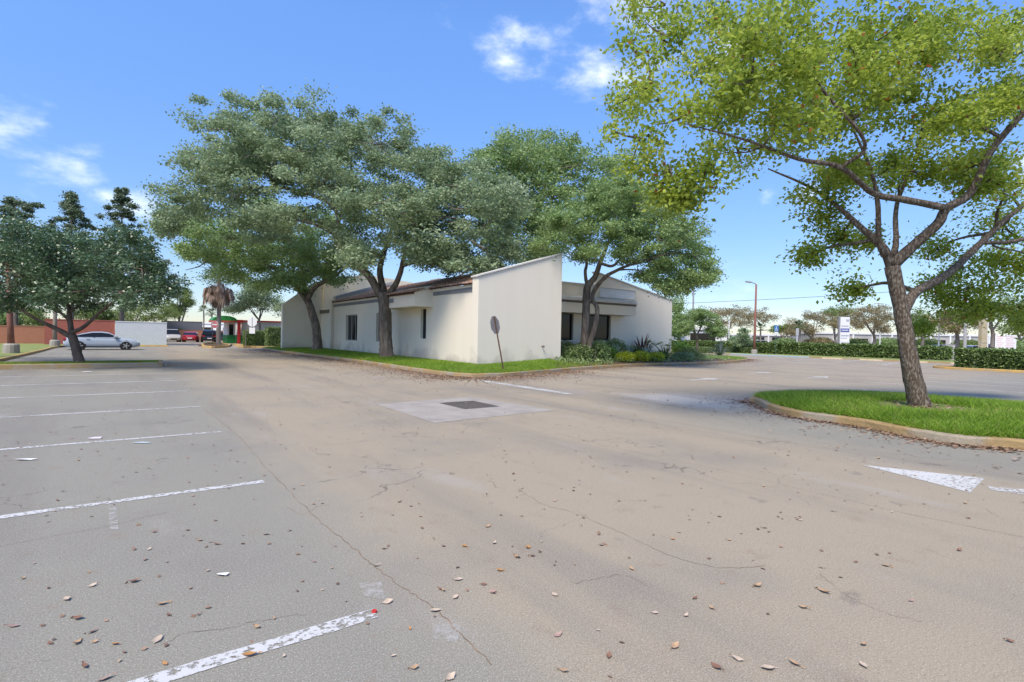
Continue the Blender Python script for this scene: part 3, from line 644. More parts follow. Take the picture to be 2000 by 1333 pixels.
def window(u0, u1, z0, z1, plane, axis, mull=(), fm=FRAME, depth=.16, fw=.06):
    """frame with panes set back in the opening; axis 'x' = facade facing -X, 'y' = facing -Y"""
    bx = (lambda mb, a, b, c, d, e, f_: mb.box(plane+e, plane+f_, a, b, c, d)) if axis == 'x' else (lambda mb, a, b, c, d, e, f_: mb.box(a, b, plane+e, plane+f_, c, d))
    fr = MB()
    bx(fr, u0, u0+fw, z0, z1, depth, depth+.06); bx(fr, u1-fw, u1, z0, z1, depth, depth+.06)
    bx(fr, u0+fw, u1-fw, z0, z0+fw, depth, depth+.06); bx(fr, u0+fw, u1-fw, z1-fw, z1, depth, depth+.06)
    wn = part(fr, 'window', fm)
    edges = [u0+fw]
    for m_ in mull:
        q = MB(); bx(q, u0+(u1-u0)*m_-.03, u0+(u1-u0)*m_+.03, z0+fw, z1-fw, depth, depth+.055); o = q.obj('mullion', fm, wn); edges += [u0+(u1-u0)*m_-.03, u0+(u1-u0)*m_+.03]
    edges.append(u1-fw)
    for a, b in zip(edges[::2], edges[1::2]):
        q = MB(); bx(q, a, b, z0+fw, z1-fw, depth+.025, depth+.04); q.obj('pane', GLASS, wn)
    return wn
window(*W1h, F, 'x', (.33, .66), fm=GREYFRAME); window(*W2h, F, 'x', (.33, .66), fm=GREYFRAME); window(*NW, F, 'x', fm=FRAME)
for h in (W1h, W2h, NW): part(MB().box(F+.29, F+.3, h[0], h[1], h[2], h[3]), 'dark_backing', PIT)  # near-black sheet standing in for the unlit interior behind the panes
# recessed front with canopy
RY = 24.5
H1 = (19.4, 22.36, 1.41, 3.08); H2 = (23.6, 25.7, 1.41, 3.12)
w2 = MB()
for a, b, c, d in ((18.2, 19.4, -.1, 4.97), (19.4, 22.36, -.1, 1.41), (19.4, 22.36, 3.08, 4.97), (22.36, 23.6, -.1, 4.97), (23.6, 25.7, -.1, 1.41), (23.6, 25.7, 3.12, 4.97)): w2.box(a, b, RY, RY+.3, c, d)
part(w2, 'front_wall', STUCCO)
part(MB().prism([(25.7, -.1), (32.1, -.1), (32.1, 4.42), (25.7, 5.56)], 'y', RY, RY+.3), 'shed_wall', STUCCO)
part(MB().prism([(24.25, 4.972), (25.698, 4.972), (25.698, 5.56), (24.25, 5.82)], 'y', RY, RY+.3), 'shed_wall', STUCCO)
part(MB().prism([(24.2, 5.84), (32.2, 4.41), (32.2, 4.48), (24.2, 5.91)], 'y', RY-.06, RY+.36), 'coping', MATS['pale_coping'])
part(MB().box(18.2, 24.2, RY-.04, RY+.34, 4.972, 5.04), 'coping', MATS['pale_coping'])
part(MB().box(32.1, 32.4, RY+.31, 40, -.1, 4.3), 'side_wall', STUCCO)
window(*H1, RY, 'y', (.28, .62)); window(*H2, RY, 'y', ())
for h in (H1, H2): part(MB().box(h[0], h[1], RY+.29, RY+.3, h[2], h[3]), 'dark_backing', PIT)
part(MB().box(18.2, 26.95, 23.45, RY-.003, 3.09, 3.70), 'canopy', STUCCO)
part(MB().box(18.2, 26.97, 23.43, RY-.003, 3.703, 3.83), 'canopy_band', BROWNBAND)
part(MB().prism([(23.36, 3.833), (RY-.003, 3.833), (RY-.003, 4.2), (23.36, 3.98)], 'x', 18.2, 27.0), 'canopy_top', MATS['pale_coping'])
sg = MB()
for a, b, c, d in ((24.5, 28.0, 4.24, 4.28), (24.5, 28.0, 4.86, 4.9), (24.5, 24.54, 4.28, 4.86), (27.96, 28.0, 4.28, 4.86)): sg.box(a, b, RY-.08, RY-.002, c, d)
sgo = part(sg, 'blank_sign_frame', MATS['pale_coping']); q = MB()
for i in range(4): q.box(24.54, 27.96, RY-.05+.002*i, RY-.002, 4.285+i*.143, 4.285+(i+1)*.143-.008)
q.obj('sign_panel', WHITE, sgo)
for (x, y, a, b, c, nm) in ((20.5, 33, 1.6, 1.4, .45, 'tan'), (20.5, 38, 2.0, 1.5, .5, 'pale')):
    u = MB().box(x-a/2, x+a/2, y-b/2, y+b/2, 5.3, 5.6+c); o = u.obj('rooftop_unit', mat('hvac_'+nm, (.45, .40, .34) if nm == 'tan' else (.5, .5, .49)), None, bevel=.03)
    tag(o, 'boxy '+nm+' air conditioning unit on the roof behind the tiles', 'air conditioner'); mbs = MB()
    for k in range(5): mbs.box(x-a/2-.012, x-a/2-.001, y-b/2+.1, y+b/2-.1, 5.4+k*.12, 5.46+k*.12)
    mbs.obj('grille', IRON, o)

# ================================================================== TREES
def bp(px, py, z): return tuple(gp(px, py, z))
# leaning tree on the right island
T4 = bp(1797, 803, .16); d4 = depth_of(T4)
make_tree('island_tree', 'tall leaning tree with lichen-spotted bark and yellow-green leaves on the grassy island', T4, d4, [
    [(1805, 812, 0, .46), (1796, 790, 0, .36), (1781, 730, 0, .30), (1768, 650, 0, .265), (1757, 590, 0, .25), (1742, 520, 0, .25)],
    [(1745, 530, 0, .2), (1723, 483, .1, .15), (1677, 441, .4, .11), (1635, 403, .8, .085), (1580, 365, 1.2, .06), (1500, 330, 1.6, .03)],
    [(1728, 500, 0, .13), (1716, 470, -.1, .10), (1714, 399, -.3, .085), (1700, 330, -.5, .06), (1660, 240, -.6, .03)],
    [(1745, 500, 0, .13), (1750, 470, .2, .10), (1752, 399, .6, .08), (1790, 300, 1, .05), (1810, 200, 1.3, .03)],
    [(1742, 520, 0, .22), (1790, 475, -.2, .18), (1832, 437, -.4, .165), (1849, 407, -.5, .15), (1895, 378, -.6, .13), (1937, 294, -.9, .11), (2000, 218, -1.2, .09), (2080, 120, -1.4, .05)],
    [(1849, 407, -.5, .13), (1769, 391, -.8, .115), (1706, 378, -1.0, .10), (1643, 328, -1.4, .085), (1559, 311, -1.8, .06), (1454, 273, -2.2, .035), (1330, 240, -2.4, .015)],
    [(1643, 328, -1.4, .07), (1690, 280, -1.8, .055), (1610, 180, -2.2, .04), (1560, 90, -2.6, .02)],
    [(1764, 610, 0, .2), (1790, 570, .3, .17), (1848, 538, .7, .15), (1916, 475, 1.2, .125), (1979, 416, 1.6, .10), (2070, 350, 2, .06)],
    [(1916, 475, 1.2, .09), (1990, 470, 1.5, .08), (2080, 440, 1.9, .05)]],
    [(1300, 70, -1.6, 80, 60), (1270, 170, -1.8, 75, 60), (1330, 230, -2, 90, 60), (1250, 270, -1.6, 50, 60), (1300, 330, -1.8, 60, 50), (1390, 320, -2, 50, 50), (1370, 130, .4, 90, 70), (1400, 40, .6, 90, 50), (1230, 190, .2, 40, 50), (1330, 385, -1.7, 30, 20), (1440, 290, .2, 60, 40), (1300, 10, .3, 70, 40)]
    + fill3([(1460, 170, -1.5, 100, 75), (1480, 60, -1.6, 100, 60), (1570, 120, -1.2, 110, 80), (1560, 230, -1.2, 100, 60), (1680, 90, -.6, 120, 85), (1690, 210, -.4, 110, 70), (1810, 90, -.3, 120, 85), (1830, 220, 0, 110, 70), (1930, 90, 0, 110, 85), (1960, 210, .2, 100, 80),
     (1640, 340, .8, 60, 35), (1880, 320, 1.0, 90, 50), (1960, 360, 1.0, 80, 55), (1750, 320, 1.2, 80, 45)], 1.3, .85, 3)
    + [(1620, 420, 1.2, 40, 26), (1600, 380, 1.0, 44, 24), (1900, 560, 3.2, 90, 36), (1960, 500, 3.2, 90, 50), (2030, 560, 3.0, 80, 50), (1850, 590, 3.6, 50, 24), (1940, 610, 4.0, 70, 26), (1590, 500, .8, 16, 9), (1660, 565, 1.5, 36, 7), (1800, 640, 4.2, 26, 18), (1880, 520, 3.2, 60, 36), (1990, 600, 3.4, 70, 30), (1830, 480, 2.6, 50, 26), (1820, 560, 3.4, 50, 36), (1870, 600, 4., 60, 30), (1990, 520, 3., 70, 50), (1940, 560, 3.4, 80, 40), (2040, 480, 2.6, 70, 60), (2010, 640, 4., 60, 26), (1960, 440, 2.2, 70, 36), (1690, 470, 2., 44, 26), (1640, 470, 1.6, 30, 18)],
    MAHO, 74000, .096, BARK_L, 11, csize=.33, per=42, flat=.8, droop=.45, upbias=.25, sides=14, shell=.68, rs=.57)
# big oak in front of the long wall
T1 = bp(757, 697, .26); d1 = depth_of(T1)
make_tree('oak_tree', 'largest spreading oak with thick forked trunk on the lawn before the long wall', T1, d1, [
    [(757, 702, 0, .74), (755, 690, 0, .58), (753, 660, 0, .50), (752, 610, 0, .48), (750, 572, 0, .50)],
    [(745, 580, 0, .36), (717, 535, -.3, .30), (673, 502, -.6, .25), (655, 460, -.8, .2), (661, 425, -.9, .17), (636, 393, -1.2, .15), (563, 369, -1.6, .10), (482, 365, -2, .05)],
    [(751, 575, 0, .3), (742, 527, .4, .24), (755, 480, .8, .18), (770, 430, 1.2, .13), (790, 350, 1.6, .07)],
    [(757, 580, 0, .28), (778, 545, 0, .22), (790, 500, -.3, .18), (802, 458, -.8, .14), (850, 400, -1.4, .08)],
    [(786, 520, 0, .14), (815, 512, -.3, .13), (847, 515, -.6, .11), (890, 490, -.9, .08), (940, 450, -1.2, .04)],
    [(661, 425, -.9, .13), (690, 370, 0, .1), (680, 300, .6, .06)]],
    fill3([(640, 245, 0, 85, 62), (560, 235, 0, 80, 52), (455, 240, -.5, 75, 50), (395, 320, -.5, 65, 60), (360, 395, -.5, 55, 50), (440, 370, -1.5, 85, 60), (540, 320, -.5, 95, 65), (740, 285, 0, 90, 62), (835, 320, 0, 85, 58),
     (920, 370, -.5, 80, 55), (975, 420, 0, 55, 60), (870, 420, -1.5, 95, 55), (760, 380, -2, 95, 60), (650, 350, -1, 90, 55), (900, 480, -1, 85, 40), (800, 470, -2.2, 70, 38), (700, 470, -2.2, 60, 35), (560, 420, -1.5, 70, 35), (980, 480, 0, 40, 40), (1000, 390, 0, 45, 45), (890, 345, .5, 60, 45), (600, 300, -1.5, 80, 50), (480, 300, -1.5, 70, 50), (680, 400, -2.2, 70, 40), (800, 410, -2.5, 70, 40), (500, 440, -1, 70, 40), (870, 515, -1.2, 55, 22), (940, 520, -.5, 50, 26), (700, 505, -2.5, 38, 20), (830, 495, -2.4, 40, 24), (330, 430, 0, 30, 36)], 3.2, .85, 5),
    OAK, 185000, .165, BARK, 21, csize=.56, per=17, flat=.48, shell=.42, sides=14, rs=.72)
# second oak, farther along the wall
T2 = bp(613, 684, .22); d2 = depth_of(T2)
make_tree('oak_tree', 'slimmer curved oak on the lawn by the far end of the long wall', T2, d2, [
    [(618, 688, 0, .62), (620, 672, 0, .46), (617, 640, 0, .41), (609, 610, 0, .38), (600, 585, 0, .36)],
    [(600, 588, 0, .26), (615, 562, -.5, .22), (644, 545, -.8, .18), (672, 525, -1.2, .12), (700, 490, -1.5, .06)],
    [(598, 588, 0, .24), (578, 560, -.4, .18), (540, 530, -1, .12), (480, 490, -1.6, .07)],
    [(598, 580, 0, .2), (590, 530, .6, .15), (570, 470, 1, .08)],
    [(480, 490, -1.6, .07), (420, 500, -1.8, .06), (390, 520, -1.9, .05), (362, 528, -2, .03)]],
    fill3([(470, 465, -1, 75, 38), (400, 450, -1, 55, 38), (550, 480, -1, 80, 40), (630, 500, -1, 70, 36), (500, 510, 0, 75, 28), (590, 530, 0, 60, 26), (420, 500, 0, 45, 24), (360, 440, 0, 30, 30), (520, 420, 0, 70, 36), (640, 440, 0, 60, 36), (440, 535, -.5, 40, 20), (515, 548, -.8, 45, 20), (575, 552, -1.2, 36, 18), (655, 540, .6, 40, 20), (700, 500, 0, 40, 26), (380, 490, -.5, 35, 22)], 3.4, .85, 6),
    OAK2, 70000, .19, BARK, 22, csize=.6, per=15, flat=.5, rs=.8)
# oak in the planting bed
T3 = bp(1115, 702, .34); d3 = depth_of(T3)
make_tree('oak_tree', 'twin-stemmed oak rising from the planting bed in front of the dark windows', T3, d3, [
    [(1140, 704, 0, .40), (1141, 677, 0, .36), (1144, 624, 0, .34), (1146, 571, 0, .33), (1150, 556, 0, .30), (1163, 540, 0, .24), (1173, 511, .2, .2), (1190, 470, .5, .12)],
    [(1147, 700, -.3, .28), (1152, 672, -.3, .24), (1163, 634, -.35, .21), (1166, 602, -.3, .2), (1157, 584, -.2, .19), (1163, 564, -.2, .19), (1182, 542, -.4, .17), (1196, 533, -.5, .15), (1230, 518, -.8, .11), (1290, 500, -1.2, .07), (1350, 480, -1.4, .03)],
    [(1147, 562, 0, .17), (1143, 533, .1, .14), (1144, 505, .2, .12), (1110, 460, .4, .06)],
    [(1173, 515, .2, .14), (1200, 518, 0, .12), (1230, 480, 0, .08), (1270, 430, .2, .04)]],
    fill3([(1180, 400, 0, 75, 42), (1255, 405, 0, 75, 45), (1330, 440, 0, 55, 48), (1120, 440, -.4, 60, 42), (1200, 455, -1, 75, 36), (1280, 465, -1, 70, 40), (1355, 490, 0, 42, 50), (1300, 520, -.4, 48, 26), (1345, 540, -.2, 32, 20), (1085, 430, 0, 40, 45), (1140, 495, -.6, 40, 20), (1245, 500, 0, 40, 24), (1320, 562, -.2, 40, 22), (1375, 530, 0, 30, 30), (1275, 540, .4, 36, 18), (1060, 480, 0, 40, 34), (1215, 370, 0, 60, 34), (1300, 400, .3, 50, 34)], 2.4, .85, 7),
    OAK2, 84000, .14, BARK, 23, csize=.45, per=24, flat=.5, rs=.66)
# trees behind the building
d6 = 50
make_tree('oak_tree', 'oak rising behind the building above its slanted roof', tuple(dp(1010, 690, d6)*1)[:2]+(0,), d6, [
    [(1010, 690, 0, .5), (1005, 600, 0, .42), (990, 540, 0, .35), (960, 500, -.5, .22), (920, 470, -1, .12)],
    [(1000, 580, 0, .3), (1040, 520, 0, .24), (1070, 450, 0, .16), (1080, 360, 0, .08)], [(990, 545, 0, .2), (940, 520, 0, .14), (885, 545, 0, .06)]],
    fill3([(1040, 300, 0, 70, 48), (990, 300, 0, 50, 42), (1110, 315, 0, 75, 48), (1060, 380, 0, 85, 55), (1160, 370, 0, 65, 50), (1000, 420, 0, 60, 50), (1100, 450, 0, 75, 45), (1030, 500, 0, 50, 24), (1200, 330, 0, 45, 40), (955, 330, 0, 50, 50), (950, 390, 0, 60, 50), (1000, 350, 0, 60, 50), (1215, 400, 0, 50, 50), (970, 460, 0, 60, 40)], 3.5, .85, 8),
    OAK2, 62000, .26, BARK, 24, csize=.75, per=12, flat=.55)
# dark glossy tree on the left island
T5 = bp(150, 708, .16); d5 = depth_of(T5)
make_tree('broadleaf_tree', 'low wide dark glossy-leaved tree on the narrow left island', T5, d5, [
    [(156, 712, 0, .3), (153, 700, 0, .24), (146, 672, 0, .215), (140, 655, 0, .21)],
    [(142, 660, 0, .15), (115, 645, 0, .12), (80, 628, -.3, .09), (45, 608, -.6, .06), (0, 580, -.8, .03)],
    [(140, 655, 0, .15), (136, 620, .2, .12), (134, 600, .3, .1), (120, 560, .5, .06)],
    [(141, 650, 0, .12), (165, 638, -.2, .10), (190, 615, -.4, .08), (215, 595, -.6, .06), (260, 560, -.8, .03)],
    [(135, 625, .2, .09), (115, 608, .1, .07), (90, 585, 0, .04)], [(137, 610, .2, .08), (160, 590, .4, .05), (180, 560, .6, .03)]],
    fill3([(20, 500, 0, 95, 50), (120, 490, 0, 95, 45), (215, 495, 0, 85, 48), (285, 520, 0, 60, 48), (320, 555, 0, 38, 36), (60, 555, -.5, 100, 38), (160, 560, -.8, 95, 36), (250, 570, -.5, 75, 34), (20, 590, 0, 70, 22), (130, 590, 0, 80, 18), (-60, 530, 0, 80, 60), (60, 455, .5, 60, 30), (250, 470, .5, 50, 26)], 2.0, .85, 9),
    FICUS, 52000, .125, mat('grey_brown_bark', (.10, .075, .06), (.16, .12, .095), scale=7, bump=.8, bscale=25, stretch=(1, 1, .4)), 25, csize=.4, per=36, flat=.6, upbias=.6, rs=.76)
# cone-shaped trees beyond
for i, (px, top, bot, dd, wd, lab) in enumerate(((140, 378, 600, 52, 38, 'tall cone-topped tree rising behind the dark glossy tree, the left of a close pair'), (238, 372, 600, 54, 40, 'tall cone-topped tree rising behind the dark glossy tree, nearer the big oak'), (30, 392, 610, 50, 62, 'broad tree with rounded top behind the dark glossy tree at the lawn'))):
    lob = []
    n = 12
    for k in range(n):
        t = (k+.4)/n; yy = top+(bot-top)*t*.85; w_ = wd*(.10+3.0*t) if i < 2 else wd*(.75+.3*t)
        for s in (-.5, .5): lob.append((px+s*w_*.8, yy, random.uniform(-.8, .8), w_*.62, (bot-top)/n*.62))
    b_ = tuple(dp(px, 672, dd)); b_ = (b_[0], b_[1], .1)
    make_tree('conical_tree', lab, b_, dd, [[(px, 672, 0, .25), (px, 560, 0, .18), (px, top+12, 0, .03)]], lob, CYP, 30000, .2, BARK, 30+i, csize=.3, per=16, flat=.5, sides=8)
# palm with a skirt of dead fronds
def palm(px, py, dd, tall, skirt, label, seed, trunk_r=.24, scale=1., dead=True):
    rnd = random.Random(seed); base = dp(px, py, dd); base.z = .1
    root = thing('palm_tree', label, 'palm', tuple(base)); top = tall
    MB().tube(spline([(0, 0, -.05), (0.02, 0, .5), (.05, .02, top*.6), (0, 0, top)], 5), [trunk_r*1.25]+[trunk_r]*30 if False else list(np.linspace(trunk_r*1.15, trunk_r*.85, 16)), 10, wob=.1, rnd=rnd).obj('trunk', BARK_P, root, smooth=True)
    rng = np.random.default_rng(seed)
    def fronds(n, e0, e1, L, name, m, z0, z1, r0=.1):
        Q = []
        for k in range(n):
            a = rnd.uniform(0, 2*math.pi); e = rnd.uniform(e0, e1); ln = L*rnd.uniform(.75, 1.15); d = np.array([math.cos(a)*math.cos(e), math.sin(a)*math.cos(e), math.sin(e)]); s = np.array([-math.sin(a), math.cos(a), 0])
            o = np.array([math.cos(a)*r0, math.sin(a)*r0, rnd.uniform(z0, z1)]); hub = o+d*ln*.45
            for q in range(11):
                f_ = (q/10-.5)*2.3; dr = d*math.cos(f_)+s*math.sin(f_); l2 = ln*.6*(1-.2*abs(f_)); tip = hub+dr*l2+np.array([0, 0, -.22*l2]); sd = np.cross(dr, [0, 0, 1.]); sd = sd/(np.linalg.norm(sd)+1e-6)*.05*scale
                md = hub+dr*l2*.5
                Q.append([hub, md+sd, tip, md-sd])
            Q.append([o, o*.5+hub*.5+s*.03, hub, o*.5+hub*.5-s*.03])
        Q = np.array(Q); quads_obj(name, Q, m, np.clip(rng.normal(.45, .22, len(Q)), 0, .95), root)
    fronds(38, -.35, 1.3, (2.1 if dead else 1.6)*scale, 'crown', PALMG, top-.1, top+.15)
    if dead:
        for r_, n_ in ((.3, 40), (.75, 50), (1.2, 42)): fronds(n_, -1.52, -1.2, 1.9*scale, 'dead_skirt', DEADP, top-skirt+.5*r_, top+.3-.5*r_, r_)
    return root
palm(426, 675, 61.5, 7.7, 2.0, 'palm with a skirt of dead brown fronds in the small orange-kerbed island', 41)
for i, (px, dd, h, lab) in enumerate(((397, 120, 6.2, 'small green palm beyond the parked cars, beside the thin mast'), (413, 112, 5.2, 'short arching palm in front of the white far building'), (1562, 96, 4.2, 'small bright green palm behind the long hedge near the blue parking sign'), (1485, 100, 3.8, 'low bushy palm behind the maroon lamp post'))):
    palm(px, 672, dd, h, 0, lab, 50+i, .16, .9, False)
def simple_tree(name, label, px, py, dd, trunk_top, lobes, leaf, nleaf, lsize, seed, r=.2, csize=.6, group=None, bark=BARK, stems=None, **k):
    b_ = dp(px, py, dd); b_ = (b_.x, b_.y, min(.12, max(0, b_.z))) if True else b_
    py0 = py+4
    st = [[(px, py0, 0, r*1.3), (px+2, (py+trunk_top)/2, 0, r), (px, trunk_top, 0, r*.8)]]
    for (a, b, c, x, y) in lobes[:5]: st.append([(px, trunk_top+2, 0, r*.6), ((px+a)/2, (trunk_top*.6+b*.4), c*.5, r*.4), (a, b, c, r*.15)])
    return make_tree(name, label, b_, dd, st, lobes, leaf, nleaf, lsize, bark, seed, csize=csize, group=group, sides=8, limbs=False, **k)
simple_tree('small_tree', 'small grey-green tree between the clipped far hedge and the white wing wall', 506, 668, 66, 624, fill3([(480, 590, 0, 34, 22), (520, 585, 0, 30, 24), (500, 565, 0, 32, 22), (545, 600, 0, 18, 16), (455, 605, 0, 20, 12)], 1.5, .8, 1), OAK, 15000, .2, 61, .16)
simple_tree('small_tree', 'small round dark-stemmed tree on the grass tip past the planting bed', 1360, 692, d_ := 47., 655, fill3([(1345, 630, 0, 28, 20), (1375, 620, 0, 28, 20), (1395, 640, 0, 24, 16), (1360, 612, 0, 24, 12), (1335, 645, 0, 16, 12), (1405, 652, 0, 14, 9)], .8, .85, 2), OAK2, 17000, .13, 62, .11, csize=.35, per=30)
simple_tree('shrub_tree', 'rounded grey-green shrub in front of the long hedge by the maroon lamp', 1452, 688, 62, 678, fill3([(1450, 652, 0, 20, 12), (1465, 660, 0, 18, 12), (1438, 665, 0, 14, 10), (1452, 670, 0, 20, 8)], .7, .8, 3), OAK, 7000, .15, 63, .07, csize=.3, cat='shrub')
# thin tan trees across the road
k = 0
for (px, dd, tt, lob, lf, lab) in (
    (1420, 105, 655, [(1400, 612, 0, 34, 12), (1435, 606, 0, 36, 10), (1470, 612, 0, 36, 12), (1450, 628, 0, 40, 14), (1500, 618, 0, 26, 12), (1410, 632, 0, 30, 12)], BROWNL, 'thin tan-leaved spreading tree across the road behind the maroon lamp post'),
    (1586, 112, 660, [(1560, 634, 0, 28, 14), (1600, 618, 0, 34, 12), (1620, 632, 0, 28, 14), (1580, 645, 0, 26, 10), (1550, 650, 0, 20, 10)], BROWNL, 'olive flat-topped tree across the road left of the white pylon sign'),
    (1630, 125, 660, [(1625, 612, 0, 26, 10), (1655, 610, 0, 28, 12), (1640, 630, 0, 22, 12)], LIME, 'green flat-topped tree just behind the white pylon sign'),
    (1706, 100, 652, [(1680, 612, 0, 34, 16), (1715, 606, 0, 32, 14), (1700, 628, 0, 40, 16), (1735, 622, 0, 28, 16), (1668, 632, 0, 22, 12), (1725, 642, 0, 24, 9)], BROWNL, 'dense tan and orange tree across the road right of the pylon sign'),
    (1800, 110, 655, [(1795, 618, 0, 30, 16), (1825, 630, 0, 30, 14), (1780, 638, 0, 22, 12), (1815, 645, 0, 30, 9)], LIME, 'pale green tree across the road just right of the leaning trunk'),
    (1868, 84, 648, [(1845, 625, 0, 28, 14), (1880, 615, 0, 34, 16), (1905, 630, 0, 26, 14), (1860, 640, 0, 24, 8)], BROWNL, 'tree with pale forked trunk across the road beside the tan pylon'),
    (1938, 80, 645, [(1930, 610, 0, 34, 18), (1965, 600, 0, 34, 20), (1990, 625, 0, 30, 18)], LIME, 'green tree with slanted pale trunk behind the white notice board'),
    (1325, 78, 650, [(1322, 600, 0, 16, 14), (1330, 625, 0, 18, 16), (1320, 645, 0, 16, 12)], OAK2, 'tall narrow tree behind the right end of the white building'),
    (1530, 140, 662, [(1525, 645, 0, 22, 8), (1545, 640, 0, 20, 8)], LIME, 'distant green tree beyond the blue parking sign'),
    (1990, 105, 655, [(1985, 640, 0, 30, 16), (2020, 630, 0, 34, 18), (2040, 650, 0, 30, 12)], LIME, 'broad light green tree right of the white notice board')):
    simple_tree('roadside_tree', lab, px, 676, dd, tt, fill3(lob, 2.5, .85, k), lf, 9000 if lf is BROWNL else 8500, .26, 70+k, .28, csize=.8, per=8, bark=mat('pale_bark', (.2, .165, .14), (.28, .24, .2), scale=5)); k += 1
# trees and bushes at the left behind the walls
for (px, dd, tt, lob, lf, lab) in (
    (255, 80, 640, [(230, 612, 0, 36, 16), (275, 605, 0, 34, 18), (310, 600, 0, 30, 18), (330, 612, 0, 24, 14), (250, 625, 0, 40, 8), (300, 622, 0, 36, 8)], LIME, 'light green spreading tree behind the white block wall'),
    (185, 78, 640, [(165, 615, 0, 30, 12), (205, 618, 0, 34, 12), (190, 600, 0, 30, 14)], LIME, 'yellow-green bushy tree behind the red brick wall'),
    (350, 90, 640, [(352, 570, 0, 20, 16), (365, 590, 0, 16, 16), (345, 605, 0, 18, 14)], LIME, 'yellowing tree between the white block wall and the dead-fronded palm'),
    (45, 62, 645, [(30, 620, 0, 30, 16), (60, 615, 0, 30, 16), (85, 630, 0, 22, 14), (10, 640, 0, 22, 14)], LIME, 'loose light green tree on the left lawn behind the maroon pole'),
    (-20, 58, 645, [(-30, 600, 0, 40, 24), (0, 620, 0, 30, 20)], OAK2, 'leafy tree at the far left of the lawn')):
    simple_tree('background_tree', lab, px, 672, dd, tt, fill3(lob, 1.8, .85, k), lf, 10000, .22, 90+k, .2, csize=.6, per=12); k += 1
def foliage(name, label, cat, base, boxes, leaf, n, size, seed, group=None, round_=False, upbias=.3):
    """clipped or loose bush: leaves filled into ellipsoids or boxes round the base point, over a core of short stems"""
    rng = np.random.default_rng(seed); rnd = random.Random(seed); root = thing(name, label, cat, base, 0, group); Vs = []
    tot = sum(b[3]*b[4]*b[5] for b in boxes); st = MB()
    for (cx, cy, cz, rx, ry, rz) in boxes:
        m_ = int(n*rx*ry*rz/tot)+20
        if round_:
            d = rng.normal(size=(m_, 3)); d /= np.linalg.norm(d, axis=1)[:, None]; q = d*(rng.uniform(0, 1, m_)**.4)[:, None]*np.array([rx, ry, rz])
        else:
            q = rng.uniform(-1, 1, (m_, 3)); ax = rng.integers(0, 3, m_); sgn = np.sign(rng.uniform(-1, 1, m_)); on = rng.uniform(size=m_) < .72
            q[on, ax[on]] = sgn[on]*rng.uniform(.86, 1.04, on.sum()); q = q*np.array([rx, ry, rz])
        Vs.append(np.array([cx, cy, cz])+q)
        for _ in range(max(3, int(max(rx, ry)*5))):
            x, y = cx+rnd.uniform(-.8, .8)*rx, cy+rnd.uniform(-.8, .8)*ry
            st.tube([(x, y, -.02), (x+rnd.uniform(-.1, .1), y+rnd.uniform(-.1, .1), cz+rz*.6)], [.018, .008], 4, cap=False)
    P_ = np.concatenate(Vs); V = leaf_quads(P_, size, rng, upbias, .32)
    quads_obj('foliage', V, leaf, np.clip(rng.normal(.42, .24, len(P_)), 0, .95), root); so_ = st.obj('stem', BARK, root); so_['kind'] = 'stuff'
    return root
foliage('hedge', 'long clipped hedge on the roadside lawn behind the blue parking sign', 'hedge', (60, 30, .1), [(0, y, .68, .55, 1.6, .55+random.uniform(-.04, .04)) for y in np.arange(-13, 16, 3.1)], HEDGE, 46000, .21, 101)
foliage('hedge', 'thick hedge inside the orange kerb beside the tan pylon', 'hedge', (43.6, 4, .12), [(0, y, .58, .75, 1.3, .55+random.uniform(-.05, .05)) for y in np.arange(-9, 7.4, 2.4)], HEDGE, 46000, .17, 102)
foliage('hedge', 'short low clipped hedge at the foot of the maroon lamp post', 'hedge', tuple(dp(1450, 690, 62))[:2]+(.1,), [(0, 0, .36, .7, 1.5, .3)], HEDGE2, 6000, .1, 103)
foliage('hedge', 'short low clipped hedge behind the small round tree', 'hedge', tuple(dp(1366, 690, 58))[:2]+(.1,), [(0, 0, .36, .7, 1.3, .3)], HEDGE2, 5000, .1, 104)
foliage('hedge', 'dark clipped hedge by the drive-through beside the white wing wall', 'hedge', tuple(gp(500, 676, 0)), [(0, 0, .85, 1.2, .7, .8)], HEDGE, 9000, .13, 105)
foliage('hedge', 'taller lighter hedge against the white wing wall', 'hedge', tuple(gp(533, 678, 0)), [(0, 0, 1.05, .65, .7, 1.0)], HEDGE2, 7000, .13, 106)
foliage('bush', 'clipped pale bush beside the grey block wall in the next lot', 'shrub', tuple(dp(351, 668, 84))[:2]+(0,), [(0, 0, 1.1, .5, .5, .9)], HEDGE2, 1500, .15, 107, round_=True)
for i, (px, py, rx, h, lf, lab) in enumerate(((60, 660, 1.2, 1.8, HEDGE, 'dark bush on the lawn near the orange brick wall'), (15, 662, 1.6, 1.5, HEDGE, 'dense dark bush at the left end of the lawn'), (95, 662, .9, 1.2, LIME, 'light bush near the concrete-footed wooden pole'))):
    foliage('bush', lab, 'shrub', tuple(dp(px, 672, 56))[:2]+(.12,), [(0, 0, h*.5, rx, rx, h*.5)], lf, 3500, .16, 110+i, round_=True)
